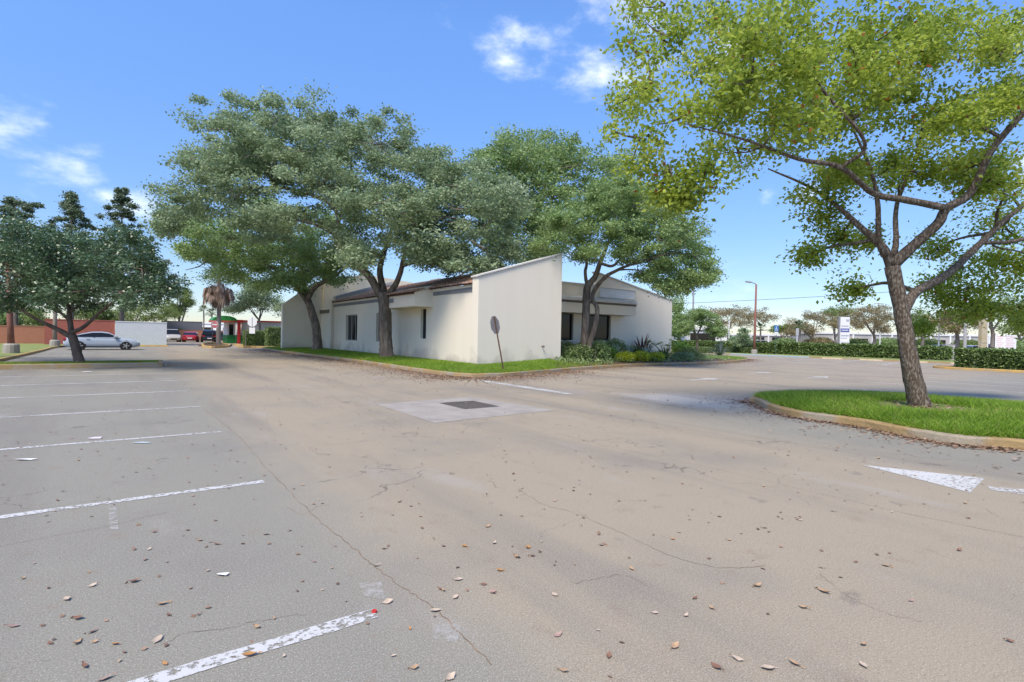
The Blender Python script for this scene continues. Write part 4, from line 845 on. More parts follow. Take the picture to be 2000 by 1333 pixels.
for i, (px, dd, rx, h, lf, lab) in enumerate(((1600, 112, 4, 2.6, BROWNL, 'tan bush behind the long hedge left of the pylon sign'), (1672, 108, 3.5, 2.4, LIME, 'pale bush behind the long hedge right of the pylon sign'), (1735, 115, 3.5, 2.8, OAK2, 'green bush behind the long hedge left of the leaning trunk'), (1812, 118, 4, 2.8, LIME, 'pale bush behind the short white post'), (1535, 110, 3.5, 2.3, OAK2, 'green bush behind the blue parking sign'), (1415, 112, 4, 2.6, LIME, 'pale bush behind the slim pale post'), (1985, 100, 4, 2.6, OAK2, 'green bush right of the white notice board'), (1890, 112, 4, 2.6, LIME, 'pale bush behind the pale car'))):
    foliage('bush', lab, 'shrub', tuple(dp(px, 672, dd))[:2]+(0,), [(0, 0, h*.5, rx, rx*.7, h*.5), (rx*.7, 0, h*.4, rx*.6, rx*.6, h*.4), (-rx*.7, 0, h*.45, rx*.6, rx*.6, h*.42)], lf, 5000, .3, 160+i, round_=True)
# planting bed
def bed_z(p):
    q = BG.reshape(-1, 3); d = np.hypot(q[:, 0]-p[0], q[:, 1]-p[1]); return float(q[d.argmin(), 2])
def at_bed(px, y):
    d = ray(px, 690); t = y/d[1]; p = (d[0]*t, y); return (p[0], p[1], bed_z(p)-.01)
for i, (px, py, rx, h, lf, n, sz, lab) in enumerate((
    (1092, 22.4, .7, .8, HEDGE2, 2400, .11, 'pale green shrub tucked beside the slanted end wall'), (1112, 21.6, .6, .6, OAK2, 2000, .10, 'low fresh green shrub at the grass edge'), (1200, 23.6, .8, 1.2, OAK2, 2600, .12, 'upright green shrub under the right dark window'), (1150, 23.4, .8, 1.1, HEDGE2, 2600, .12, 'broad-leaved shrub under the windows behind the twin stems'),
    (1240, 23.2, .6, .8, HEDGE2, 2000, .10, 'pale green shrub behind the silvery strap plants'), (1345, 22.8, .8, .8, HEDGE2, 2000, .1, 'rounded pale shrub towards the bed tip'),
    (1102, 23.4, .8, 1.0, HEDGE, 2600, .11, 'dark leafy shrub against the slanted end wall'), (1132, 21.5, .85, .9, HEDGE2, 2600, .11, 'dark leafy shrub in front of the twin-stemmed oak'),
    (1166, 21.9, .8, 1.15, OAK2, 2600, .12, 'tall fresh green shrub right of the twin-stemmed oak'), (1186, 22.4, .7, .85, PHILO, 1600, .10, 'bright green shrub next to the silvery strap plants'),
    (1222, 21.2, .62, .6, YSHRUB, 3800, .07, 'yellow-green mound by the kerb, first next to the twin-stemmed oak'), (1252, 21.4, .6, .62, YSHRUB, 3800, .07, 'yellow-green mound by the kerb, middle of three'), (1281, 21.4, .58, .56, YSHRUB, 3600, .07, 'yellow-green mound by the kerb, last before the bare mulch'),
    (1335, 21.8, .8, .5, OAK, 1600, .09, 'low grey-green shrub near the bed tip'), (1358, 22.2, .7, .5, HEDGE2, 1400, .08, 'low pale shrub nearest the small round tree'), (1332, 23.4, .7, 1.1, PHILO, 1400, .13, 'bright green bush behind the lobed-leaf plant'))):
    foliage('shrub', lab, 'shrub', at_bed(px, py), [(0, 0, h*.5, rx, rx, h*.55), (.3*rx, -.2*rx, h*.4, rx*.6, rx*.6, h*.45), (-.4*rx, .2*rx, h*.4, rx*.6, rx*.6, h*.5)], lf, n, sz, 120+i, round_=True)
gcp = area_w(BG[2:], 9000, np.random.default_rng(31)); gcw = np.sin(gcp[:, 0]*2.3+gcp[:, 1]*1.1)+np.sin(gcp[:, 1]*3.7-gcp[:, 0]*.9); gcp = gcp[gcw > -.3]; gcr = np.random.default_rng(32)
gcp[:, 2] += gcr.uniform(0, .26, len(gcp))
tag(quads_obj('ground_cover', leaf_quads(gcp, .11, gcr, .5, .3), OAK2, np.clip(gcr.normal(.5, .25, len(gcp)), 0, .95)), 'low green ground cover spreading over the mulch of the planting bed', 'ground cover', kind='stuff')
def rosette(name, label, base, n, L, wd, leaf, seed, e0=.3, e1=1.35, arch=.5):
    rnd = random.Random(seed); Q = []; T = []
    root = thing(name, label, 'plant', base)
    for k in range(n):
        a = rnd.uniform(0, 2*math.pi); e = rnd.uniform(e0, e1); l = L*rnd.uniform(.7, 1.15); d = np.array([math.cos(a)*math.cos(e), math.sin(a)*math.cos(e), math.sin(e)]); s = np.array([-math.sin(a), math.cos(a), 0])
        tn = rnd.random()*.9; pts = []
        for q in range(5): t = q/4; pts.append(d*l*t+np.array([0, 0, -arch*l*t*t*math.cos(e)]))
        ws = [.6, 1, .95, .6, .03]
        for q in range(4):
            Q.append([pts[q]-s*wd*ws[q], pts[q]+s*wd*ws[q], pts[q+1]+s*wd*ws[q+1], pts[q+1]-s*wd*ws[q+1]]); T.append(tn)
    quads_obj('leaf_rosette', np.array(Q), leaf, np.array(T), root)
    return root
for i, (px, py, n, L, wd, lf, lab) in enumerate((
    (1203, 22.6, 90, 1.25, .055, SILVER, 'silvery strap-leaved plant next to the twin-stemmed oak'), (1228, 22.8, 90, 1.2, .055, SILVER, 'silvery strap-leaved plant in the middle of the bed'), (1262, 22.5, 90, 1.2, .055, SILVER, 'striped pale strap plant under the bronze bromeliad'),
    (1254, 23.5, 40, 1.75, .085, PURPLE, 'large bronze bromeliad with long pointed leaves by the white wall'), (1283, 22.6, 50, .9, .045, SILVER, 'small grey strap plant right of the bronze bromeliad'), (1297, 22.2, 44, 1.1, .05, HEDGE, 'dark spiky plant at the foot of the lobed-leaf plant'))):
    rosette('strap_leaf_plant', lab, at_bed(px, py), n, L, wd, lf, 140+i, arch=.35 if lf is PURPLE else .55)
rosette('agave', 'blue-grey spiky rosette on the grass tip by the driveway', tuple(dp(1407, 699, 46.))[:2]+(.2,), 90, 1.5, .035, leafmat('agave_leaf', (.11, .15, .13), (.16, .20, .18), (.24, .28, .25), trans=.1), 150, .15, 1.5, .12)
# lobed-leaf plant: long stalks with big leaves
ph = thing('lobed_leaf_plant', 'large plant with big lobed leaves on long stalks beside the bronze bromeliad', 'plant', at_bed(1300, 22.3)); Q, T = [], []; stk = MB(); rnd = random.Random(8)
for i in range(15):
    a = rnd.uniform(0, 6.28); l = rnd.uniform(1.1, 1.9); e = rnd.uniform(.6, 1.35); tip = np.array([math.cos(a)*math.cos(e), math.sin(a)*math.cos(e), math.sin(e)])*l
    stk.tube([(0, 0, 0), tuple(tip*.5+np.array([0, 0, .12])), tuple(tip)], [.016, .013, .009], 5)
    o_ = np.array([math.cos(a), math.sin(a), -.35]); s_ = np.array([-math.sin(a), math.cos(a), 0]); S = rnd.uniform(.42, .66)
    for q in range(9):
        f_ = (q/8-.5)*3.6; dr = o_*math.cos(f_)+s_*math.sin(f_); md = tip+dr*S*.55; sd = np.cross(dr, [0, 0, 1.]); sd = sd/np.linalg.norm(sd)*S*.13; Q.append([tip, md+sd, tip+dr*S*(1-.15*abs(f_)), md-sd]); T.append(rnd.random()*.9)
stk.obj('stalk', PHILO, ph); lf_ = quads_obj('leaf', np.array(Q), PHILO, np.array(T), ph); lf_['kind'] = 'stuff'

# ================================================================== VEHICLES
def car(label, loc, heading, paint, prof, L=4.6, W=1.82, belt=.92, wheel_r=.33, cabin=None, clear=.2, parts=True, group=None, name='parked_car', axle=(-1.38, 1.40)):
    """heading: angle of the car's nose; prof: lower body top line (x, z); cabin: roof line (x, z) from the rear glass foot to the windscreen foot"""
    root = thing(name, label, 'car', loc, heading, group); h = W/2
    xs = np.linspace(-L/2, L/2, 25); px_, pz_ = zip(*prof); top = np.interp(xs, px_, pz_)
    vs, fs = [], []
    for x, t in zip(xs, top):
        e = abs(x)/(L/2); nar = 1-.16*max(0, (e-.72)/.28)**2; lo = clear+.10*max(0, (e-.85)/.15); w_ = h*nar
        row = [(x, -w_*.86, lo), (x, -w_*.98, lo+.12), (x, -w_, lo+.38*(t-lo)), (x, -w_*.985, lo+.72*(t-lo)), (x, -w_*.93, t-.03), (x, -w_*.72, t), (x, 0, t+.025)]
        vs += row+[(x, -b, c) for a_, b, c in row[-2::-1]]
    k = 13
    for i in range(len(xs)-1):
        for j in range(k-1): fs.append((i*k+j, (i+1)*k+j, (i+1)*k+j+1, i*k+j+1))
        fs.append((i*k+k-1, (i+1)*k+k-1, (i+1)*k, i*k))
    fs += [tuple(range(k)), tuple((len(xs)-1)*k+j for j in range(k))[::-1]]
    MB().add(vs, fs).obj('body', paint, root, smooth=True)
    # cabin
    cx_, cz_ = zip(*cabin); zmax = max(cz_)
    def hw(z): return h*(.95-.24*max(0, (z-belt))/(zmax-belt))
    m = len(cabin); vs = [(x, s*hw(z), z) for x, z in cabin for s in (-1, 1)]; vs2 = [(x, s*hw(belt-.05), belt-.05) for x, z in (cabin[0], cabin[-1]) for s in (-1, 1)]
    roof = MB()
    for i in range(m-1):
        if 0 < i < m-2: roof.add([vs[2*i], vs[2*i+1], vs[2*i+3], vs[2*i+2]], [(0, 1, 2, 3)])
    for s in (0, 1):
        ring_ = [vs[2*i+s] for i in range(m)]+[vs2[2+s], vs2[s]]
        roof.add(ring_, [tuple(range(len(ring_)))])
    roof.obj('cabin', paint, root)
    for nm, i in (('rear_window', 0), ('windscreen', m-2)):
        a, b, c, d = [Vector(vs[q]) for q in (2*i, 2*i+1, 2*i+3, 2*i+2)]; MB().add([a, b, c, d], [(0, 1, 2, 3)]).obj(nm, GLASS, root)
    for s in (-1, 1):
        pts = []
        for i, (x, z) in enumerate(cabin):
            xx = x+(.10 if i == 0 else -.12 if i == m-1 else 0); zz = belt+.035 if i in (0, m-1) else z-.075
            pts.append((xx, s*(hw(zz)+.012), zz))
        MB().add(pts, [tuple(range(len(pts)))]).obj('side_window', GLASS, root)
        mid = sum(c[0] for c in cabin)/m-.1
        MB().box(mid-.03, mid+.03, min(s*(hw(belt)+.02), s*(hw(zmax)+.0)), max(s*(hw(belt)+.02), s*(hw(zmax)+.0)), belt+.0, belt+.03).obj('window_trim', BLACK, root)
        if parts:
            fx = cabin[-1][0]-.3; mir = MB().box(fx-.1, fx+.12, min(s*h*.93, s*(h+.16)), max(s*h*.93, s*(h+.16)), belt+.0, belt+.14).obj('mirror', paint, root, bevel=.03)
            MB().box(mid-.45, mid-.25, min(s*(h-.01), s*(h+.02)), max(s*(h-.01), s*(h+.02)), belt-.15, belt-.11).obj('door_handle', CHROME, root)
            # sill
            MB().box(axle[0]+.4, axle[1]-.4, min(s*(h-.07), s*(h-.01)), max(s*(h-.07), s*(h-.01)), clear-.01, clear+.06).obj('sill', BLACK, root)
        hl = MB().box(L/2-.42, L/2-.10, min(s*h*.60, s*h*.87), max(s*h*.60, s*h*.87), np.interp(L/2-.2, px_, pz_)-.16, np.interp(L/2-.2, px_, pz_)-.035).obj('headlight', LAMPC, root, bevel=.03)
        MB().box(-L/2+.0, -L/2+.22, min(s*h*.55, s*h*.90), max(s*h*.55, s*h*.90), np.interp(-L/2+.1, px_, pz_)-.24, np.interp(-L/2+.1, px_, pz_)-.06).obj('tail_light', TAILC, root, bevel=.03)
        for ax in axle:
            arch = MB().tube([(ax, s*(h-.25), wheel_r), (ax, s*(h+.004), wheel_r+.02)], [wheel_r+.065]*2, 24).obj('wheel_arch', BLACK, root)
            wh = MB().tube([(ax, s*(h-.2), wheel_r), (ax, s*(h-.0), wheel_r), (ax, s*(h+.02), wheel_r)], [wheel_r, wheel_r, wheel_r*.93], 24).obj('wheel', BLACK, root)
            rim = MB().tube([(ax, s*(h+.0), wheel_r), (ax, s*(h+.024), wheel_r)], [wheel_r*.2]*2, 12)
            for q in range(5):
                g_ = q*2*math.pi/5; c_, s_ = math.cos(g_), math.sin(g_); r1 = wheel_r*.66; t_ = .035
                rim.add([(ax+c_*.03-s_*t_, s*(h+.026), wheel_r+s_*.03+c_*t_), (ax+c_*r1-s_*t_, s*(h+.026), wheel_r+s_*r1+c_*t_), (ax+c_*r1+s_*t_, s*(h+.026), wheel_r+s_*r1-c_*t_), (ax+c_*.03+s_*t_, s*(h+.026), wheel_r+s_*.03-c_*t_)], [(0, 1, 2, 3)])
            rim.obj('rim', CHROME, wh)
    MB().box(L/2-.05, L/2+.012, -h*.42, h*.42, .32, .5).obj('grille', BLACK, root)
    MB().box(-L/2-.012, -L/2+.03, -.26, .26, .5, .62).obj('number_plate', WHITE, root)
    return root
def carpaint(n, c): return mat('car_paint_'+n, c, tuple(v*.97 for v in c), rough=.22, spec=.6)
SEDAN = [(-2.32, .62), (-2.2, .93), (-1.6, 1.0), (-.9, .97), (.8, .94), (1.35, .88), (2.0, .76), (2.25, .62), (2.32, .5)]
COUPE_C = [(-1.95, .98), (-1.25, 1.24), (-.65, 1.37), (-.1, 1.39), (.35, 1.33), (1.05, .94)]
SEDAN_C = [(-1.85, .98), (-1.15, 1.30), (-.65, 1.43), (.0, 1.45), (.4, 1.38), (1.1, .94)]
SUV = [(-2.3, .7), (-2.25, 1.0), (-1.6, 1.08), (0, 1.06), (1.0, 1.04), (1.5, .98), (2.1, .88), (2.3, .6)]
SUV_C = [(-2.2, 1.05), (-2.0, 1.55), (-1.5, 1.70), (0, 1.73), (.35, 1.66), (1.1, 1.05)]
ang = math.atan2(CR[1], CR[0])
c0 = gp(201, 683.4)
car('silver-blue two-door coupe parked before the white and red brick walls', (c0.x, c0.y, 0), math.radians(2), carpaint('silver_blue', (.36, .41, .47)), SEDAN, cabin=COUPE_C, belt=.95, W=1.84)
def far_car(px, dd, rel, lab, col, prof, cab, belt, **k):
    p = dp(px, 660, dd); return car(lab, (p.x, p.y, 0), ang+rel, carpaint(*col), prof, cabin=cab, belt=belt, parts=False, **k)
far_car(336, 72, -math.radians(52), 'beige silver hatchback in the next lot beside the white block wall', ('beige', (.42, .39, .35)), SUV, SUV_C, 1.05, W=1.8)
far_car(373, 73, math.radians(118), 'red sedan in the next lot between the beige and black cars', ('red', (.30, .015, .02)), SEDAN, SEDAN_C, .95)
far_car(408, 74, math.radians(122), 'black sport utility in the next lot behind the do not enter sign', ('black', (.012, .012, .016)), SUV, SUV_C, 1.05, W=1.9)
far_car(440, 78, math.radians(150), 'black sedan half hidden behind the palm trunk', ('black', (.012, .012, .016)), SEDAN, SEDAN_C, .95)
for i, (px, dd, rel, col, lab, kind) in enumerate(((1838, 92, .1, ('graphite', (.03, .032, .04)), 'dark car behind the hedge right of the leaning trunk', 0), (1905, 90, .0, ('pearl', (.5, .5, .5)), 'pale car behind the hedge beside the tan pylon', 0), (1700, 108, .0, ('pearl', (.5, .5, .5)), 'white car behind the long hedge left of the leaning trunk', 0),
        (1490, 104, .1, ('pearl', (.5, .5, .5)), 'white car behind the long hedge right of the maroon lamp', 1), (1425, 100, 0, ('graphite', (.03, .032, .04)), 'dark car behind the long hedge left of the maroon lamp', 0), (1935, 86, 3.0, ('blue', (.05, .07, .12)), 'dark blue car partly behind the white notice board', 1))):
    far_car(px, dd, rel, lab, col, SUV if kind else SEDAN, SUV_C if kind else SEDAN_C, 1.05 if kind else .95)

# ================================================================== SIGNS, POSTS, WALLS
def text_mesh(body, size, m, parent, loc, rot=(math.pi/2, 0, 0), name='lettering'):
    cu = bpy.data.curves.new(name, 'FONT'); cu.body = body; cu.size = size; cu.align_x = 'CENTER'; cu.align_y = 'CENTER'; cu.extrude = .001
    t = bpy.data.objects.new('tmp', cu); COL.objects.link(t); bpy.context.view_layer.update()
    me = bpy.data.meshes.new_from_object(t.evaluated_get(bpy.context.evaluated_depsgraph_get())); bpy.data.objects.remove(t); bpy.data.curves.remove(cu)
    me.materials.clear(); me.materials.append(m); o = bpy.data.objects.new(name, me); COL.objects.link(o); o.parent = parent; o.location = loc; o.rotation_euler = rot; return o
def octagon(r): return [(r*math.cos(math.pi/8+i*math.pi/4), r*math.sin(math.pi/8+i*math.pi/4)) for i in range(8)]
FACE = math.atan2(-CF[0], CF[1])                         # rotation that turns a -Y front towards the camera
# leaning stop sign seen from behind
sb = gp(983, 724, .17)
s = thing('stop_sign', 'leaning brown sign post with octagonal sign seen from behind at the lawn corner', 'sign', tuple(sb), FACE+math.radians(62))
s.rotation_euler = (0, 0, 0)
lean = Matrix.Rotation(math.radians(-11), 4, Vector(CF.tolist())) @ Matrix.Rotation(FACE+math.radians(62), 4, 'Z')
s.matrix_world = Matrix.Translation(sb) @ lean
q = MB(); q.box(-.03, .03, -.004, .004, -.2, 2.28); q.box(-.03, -.022, -.03, -.004, -.2, 2.28); q.box(.022, .03, -.03, -.004, -.2, 2.28); q.obj('post', RUST, s)
q = MB().prism([(a, b+1.92) for a, b in octagon(.40)], 'y', .006, .012); q.obj('sign_plate', mat('weathered_plate', (.30, .27, .25), (.24, .21, .195), scale=4, rough=.6), s)
q = MB()
for zz in (1.7, 2.12): q.tube([(0, -.005, zz), (0, .016, zz)], .012, 6)
q.obj('bolt', STEEL, s)
# do not enter sign on the far island
p0 = gp(414, 674); ds = depth_of(p0)
s = thing('do_not_enter_sign', 'round red do not enter sign on a thin post beside the dead-fronded palm', 'sign', (p0.x, p0.y, 0), FACE)
MB().tube([(0, 0, 0), (.1, 0, 2.75)], .03, 6).obj('post', RUST, s)
pl = MB().tube([(.3, -.04, 2.33), (.3, -.05, 2.33)], .42, 28).obj('sign_plate', WHITE, s)
pl2 = MB().tube([(.3, -.052, 2.33), (.3, -.056, 2.33)], .385, 28).obj('red_disc', REDPAINT, pl); pl2.parent = s
MB().box(-.01, .61, -.062, -.058, 2.26, 2.40).obj('white_bar', WHITE, s)
text_mesh('DO NOT', .17, WHITE, s, (.3, -.06, 2.53)); text_mesh('ENTER', .17, WHITE, s, (.3, -.06, 2.14))
# stop sign seen from behind at the drive-through
p0 = gp(479.5, 676.5)
s = thing('stop_sign', 'white backed octagonal sign with small plate below near the drive-through hedge', 'sign', (p0.x, p0.y, 0), FACE+.1)
MB().box(-.03, .03, -.02, .02, 0, 1.6).obj('post', IRON, s); MB().box(.66, .70, -.05, -.03, 2.0, 3.2).obj('bracket', GREYBAND, s)
MB().prism([(a+.68, b+2.62) for a, b in octagon(.52)], 'y', -.028, -.02).obj('sign_plate', WHITE, s); MB().box(.38, .98, -.026, -.02, 1.38, 2.04).obj('small_plate', WHITE, s)
MB().tube([(0, 0, 1.4), (.68, 0, 1.6), (.68, 0, 3.1)], .025, 6).obj('arm', IRON, s)
# blue parking sign
p0 = dp(1515, 695, 58.); s = thing('parking_sign', 'blue accessible parking sign on a green post by the blue kerb', 'sign', (p0.x, p0.y, .1), FACE)
MB().box(-.03, .03, -.02, .02, 0, 3.05).obj('post', mat('green_post', (.08, .13, .09), (.06, .10, .07)), s)
bl = MB().box(-.24, .24, -.03, -.021, 2.55, 3.2).obj('sign_plate', mat('sign_blue', (.03, .16, .42), (.03, .14, .38)), s)
sy = MB().tube([(0, -.034, 3.05), (0, -.038, 3.05)], .05, 12); sy.box(-.03, .03, -.038, -.034, 2.82, 2.98); sy.box(-.03, .12, -.038, -.034, 2.78, 2.82)
for i in range(14):
    a, b = math.pi*.75+i*.28, math.pi*.75+(i+1)*.28; sy.add([(r_*math.cos(t)-.0, -.036, 2.77+r_*math.sin(t)) for t in (a, b) for r_ in (.13, .165)], [(0, 1, 3, 2)])
sy.obj('wheelchair_symbol', WHITE, s); MB().box(-.2, .2, -.03, -.021, 2.2, 2.48).obj('small_plate', WHITE, s)
p0 = dp(1556, 690, 88.); s = thing('street_sign', 'plain pale sign on a white post behind the long hedge', 'sign', (p0.x, p0.y, 0), FACE+.3)
MB().box(-.05, .05, -.04, .04, 0, 3.0).obj('post', WHITE, s); MB().box(-.3, .3, -.06, -.042, 2.6, 3.8).obj('sign_plate', mat('sign_grey', (.45, .45, .45)), s)
# lamp posts
def lamp(label, p, H, r, base_h, head=True, m=MAROON, lean=0., name='lamp_post'):
    s = thing(name, label, 'lamp', tuple(p)); dx = lean*H
    MB().tube([(0, 0, base_h*.3), (dx*.3, 0, H*.3), (dx, 0, H)], [r, r*.85, r*.6], 12).obj('pole', m, s, smooth=True)
    fo = MB().tube([(0, 0, -.1), (0, 0, base_h*.85), (0, 0, base_h)], [r*2.2, r*2.1, r*1.7], 14).obj('footing', CONC, s, bevel=.02)
    if head:
        MB().tube([(dx, 0, H-.05), (dx-.12*CR[0], -.12*CR[1], H+.1), (dx-.5*CR[0], -.5*CR[1], H+.22)], .05, 6).obj('arm', STEEL, s)
        hd = MB().box(-.42, .2, -.17, .17, -.06, .08).obj('lamp_head', STEEL, s, bevel=.03); hd.location = (dx-.75*CR[0], -.75*CR[1], H+.25); hd.rotation_euler = (0, .12, ang)
        MB().box(-.36, .0, -.13, .13, -.068, -.061).obj('lens', LAMPC, hd)
    return s
pL = dp(1473, 692, 58.); lamp('tapered maroon lamp post with a single head rising from the roadside lawn', (pL.x, pL.y, .1), 7.7, .15, .5, lean=.014)
pL = gp(22, 690, .12); lamp('maroon pole on a round concrete footing at the left lawn edge', pL, 6.2, .17, .55, head=False, lean=-.035)
pL = gp(107, 676, .12); lamp('weathered wooden pole on a dark footing behind the dark glossy tree', pL, 6.5, .16, .5, head=False, m=BARK_P)
# utility poles and wire
pa = dp(1353, 640, 86.); s = thing('utility_pole', 'tall grey utility pole beyond the right end of the building', 'pole', (pa.x, pa.y, 0)); MB().tube([(0, 0, -.1), (0, 0, 11.6)], [.17, .11], 8).obj('shaft', STEEL, s)
wa, wb = dp(1250, 597, 70.), dp(2150, 538, 52.); mid = (wa+wb)/2-Vector((0, 0, .35)); wi = MB().tube(spline([wa, mid, wb], 10), .022, 5).obj('overhead_cable', BLACK); tag(wi, 'single dark overhead cable crossing the sky past the maroon lamp', 'cable')
for i, (px, dd, h, lab) in enumerate(((1884, 70, 9, 'grey concrete utility pole rising through the leaves beside the tan pylon'), (1833, 84, 5.5, 'short white post beside the dark car behind the hedge'), (1423, 96, 5.2, 'slim pale post behind the small round tree'), (1718, 110, 5.5, 'thin pale post just left of the leaning trunk'))):
    p0 = dp(px, 690, dd); s = thing('utility_pole', lab, 'pole', (p0.x, p0.y, 0)); MB().tube([(0, 0, -.1), (0, 0, h)], [.2 if i == 0 else .11, .14 if i == 0 else .09], 10).obj('shaft', mat('pole_concrete', (.40, .39, .37)) if i == 0 else WHITE, s)
    MB().box(-.12, .12, -.12, .12, h, h+.06).obj('cap', STEEL, s)
p0 = dp(1716, 600, 150.); s = thing('utility_pole', 'far pole with a short crossarm above the tan trees', 'pole', (p0.x, p0.y, 0), FACE); MB().tube([(0, 0, -.1), (0, 0, 13.)], .12, 8).obj('shaft', BARK_P, s); MB().box(-1.3, 1.3, -.06, .06, 12.7, 12.85).obj('crossarm', BARK_P, s)
# pylons and notice board
p0 = dp(1647, 690, 92.); s = thing('pylon_sign', 'tall white pylon sign with a blue panel among the roadside trees', 'sign', (p0.x, p0.y, 0), FACE)
MB().box(-.9, .9, -.2, .2, 0, 6.0).obj('body', WHITE, s, bevel=.02); MB().box(-.95, -.75, -.22, .22, 0, 6.1).obj('edge_post', STEEL, s)
MB().box(-.68, .84, -.22, -.203, 3.35, 4.0).obj('blue_panel', mat('panel_blue', (.10, .13, .34), (.09, .12, .3)), s); gm = mat('panel_grey', (.42, .43, .47))
for k2, (a, b, c, d) in enumerate(((-.6, .75, 2.6, 2.85), (-.6, .5, 2.2, 2.35), (-.6, .7, 4.3, 4.5), (.25, .8, 5.2, 5.6), (-.6, .75, 1.5, 1.6))): MB().box(a, b, -.21, -.203, c, d).obj('panel_row', gm, s)
tp = MB()
for k2 in range(6): tp.box(-.5+k2*.2, -.38+k2*.2, -.228, -.221, 3.58, 3.78)
tp.obj('panel_print', WHITE, s)
p0 = dp(1919, 700, 58.); s = thing('pylon', 'tan slab pylon with a white edge behind the thick hedge', 'sign', (p0.x, p0.y, 0), FACE+.15)
MB().box(-.4, .3, -.2, .2, 0, 4.4).obj('slab', mat('tan_slab', (.40, .31, .17), (.46, .40, .28), scale=1.2), s, bevel=.01); MB().box(.3, .42, -.22, .22, 0, 4.5).obj('edge_post', WHITE, s); MB().box(-.402, .3, -.203, -.2, 1.75, 1.8).obj('joint', RUST, s)
p0 = dp(1962, 700, 66.); s = thing('notice_board', 'white two-panel notice board with faint red print behind the thick hedge', 'sign', (p0.x, p0.y, 0), FACE)
pr = mat('faint_red_print', (.62, .33, .33), (.66, .40, .40))
for nm, x0, x1, rz in (('left_panel', -1.25, -.2, .5), ('right_panel', -.2, 1.4, -.15)):
    pnl = MB().box(0, x1-x0, -.03, .03, 1.0, 2.9).obj('panel', WHITE, s); pnl.location = (x0 if rz > 0 else x0, 0, 0); pnl.rotation_euler = (0, 0, -.35 if rz > 0 else .0)
    for r_ in range(6): MB().box(.12, (x1-x0)-.14-.15*(r_ % 3), -.036, -.032, 2.6-r_*.26, 2.68-r_*.26).obj('print_line', pr, pnl)
for x in (-1.2, -.2, 1.35): MB().box(x-.04, x+.04, .035, .11, 0, 3.0).obj('leg', RUST, s)
# grey electrical cabinet by the hedge
p0 = dp(1852, 700, 57.); s = thing('utility_cabinet', 'grey metal utility cabinet in the gap between the two hedges', 'cabinet', (p0.x, p0.y, .1), FACE); MB().box(-.5, .5, -.3, .3, 0, 1.45).obj('body', STEEL, s, bevel=.02); MB().box(-.45, .45, -.312, -.301, .1, 1.35).obj('door', mat('cabinet_door', (.42, .41, .40)), s)
# walls at the left
def wall_thing(name, label, x0, x1, y, t, h, m, cap=None, z0=0):
    s = thing(name, label, 'wall', ((x0+x1)/2, y, 0)); L_ = (x1-x0)/2; MB().box(-L_, L_, 0, t, z0, h).obj('wall_face', m, s); MB().box(-L_-.02, L_+.02, -.03, t+.03, h+.002, h+.07).obj('cap', cap or m, s); return s
wall_thing('block_wall', 'white painted block wall behind the coupe', -1.55, 2.55, 62.4, .25, 2.3, BLOCKW, WHITE)
wall_thing('brick_wall', 'red brick wall joined to the white block wall behind the coupe', -6.6, -1.58, 62.6, .25, 2.35, BRICKRED)
wall_thing('brick_wall', 'low orange brick wall behind the bushes on the left lawn', -22, -6.7, 66, .25, 1.7, BRICKOR)
wall_thing('block_wall', 'dark grey block wall above the far parked cars', 3.4, 9.0, 100, .25, 3.0, BLOCKG)
wall_thing('brick_wall', 'low orange brick wall behind the far parked cars', 3.0, 22, 98, .25, 1.6, BRICKOR)
def block(label, px, dd, w_, dpt, h, m, nwin, name='far_building', rot=FACE, wz=(0.6, 2.6), roofm=None):
    p0 = dp(px, 680, dd); s = thing(name, label, 'building', (p0.x, p0.y, 0), rot); MB().box(-w_/2, w_/2, 0, dpt, -.1, h).obj('wall', m, s); MB().box(-w_/2-.2, w_/2+.2, -.25, dpt+.2, h+.002, h+.45).obj('fascia', roofm or WHITE, s)
    for k2 in range(nwin):
        x = -w_/2+w_*(k2+.5)/nwin; a = w_/nwin*.28; o = MB().box(x-a, x+a, -.05, -.003, wz[0], wz[1]).obj('window', FRAME, s); MB().box(x-a+.08, x+a-.08, -.062, -.052, wz[0]+.08, wz[1]-.08).obj('pane', GLASS, o)
        MB().box(x+w_/nwin*.5-.2, x+w_/nwin*.5+.2, -.22, -.003, 0, h).obj('column', WHITE, s)
    return s
PALE = mat('pale_render', (.42, .41, .385), (.36, .35, .33), scale=.6)
block('long pale storefront across the road with dark windows and columns', 1760, 138, 46, 12, 3.7, PALE, 9)
block('low white storefront across the road behind the maroon lamp', 1500, 150, 40, 12, 3.0, PALE, 8)
block('pale far storefront behind the white notice board', 2080, 150, 40, 12, 3.7, PALE, 7)
block('white low building beyond the far parked cars', 425, 150, 26, 10, 3.6, WHITE, 4)
block('plain white house behind the small round tree', 1372, 82, 7, 6, 3.1, WHITE, 1)
# drive-through next door
p0 = gp(459, 671.5); dd = depth_of(p0)
s = thing('drive_through', 'cream and green drive-through building with red trim and a green domed awning', 'building', (p0.x, p0.y, 0), 0.)
MB().box(.9, 14, .5, 12, 1.083, 2.9).obj('wall', CREAM, s); MB().box(.88, 14, .48, 12, 0, 1.08).obj('green_base', GREENPAINT, s); MB().box(.7, 14.1, .3, 12.1, 2.903, 3.08).obj('red_trim', REDPAINT, s)
MB().box(-.75, .2, 1.2, 5, 1.083, 2.74).obj('window_bay', WHITE, s); MB().box(-.77, .22, 1.18, 5, 0, 1.08).obj('green_base', GREENPAINT, s); w_ = MB().box(-.55, -.05, 1.14, 1.19, 1.1, 2.5).obj('service_window', FRAME, s); MB().box(-.5, -.1, 1.125, 1.138, 1.15, 2.45).obj('pane', GLASS, w_)
MB().box(.3, .62, .0, .36, 0, 2.74).obj('red_post', REDPAINT, s); MB().box(.25, .95, -.06, .42, 2.743, 3.1).obj('post_bracket', REDPAINT, s)
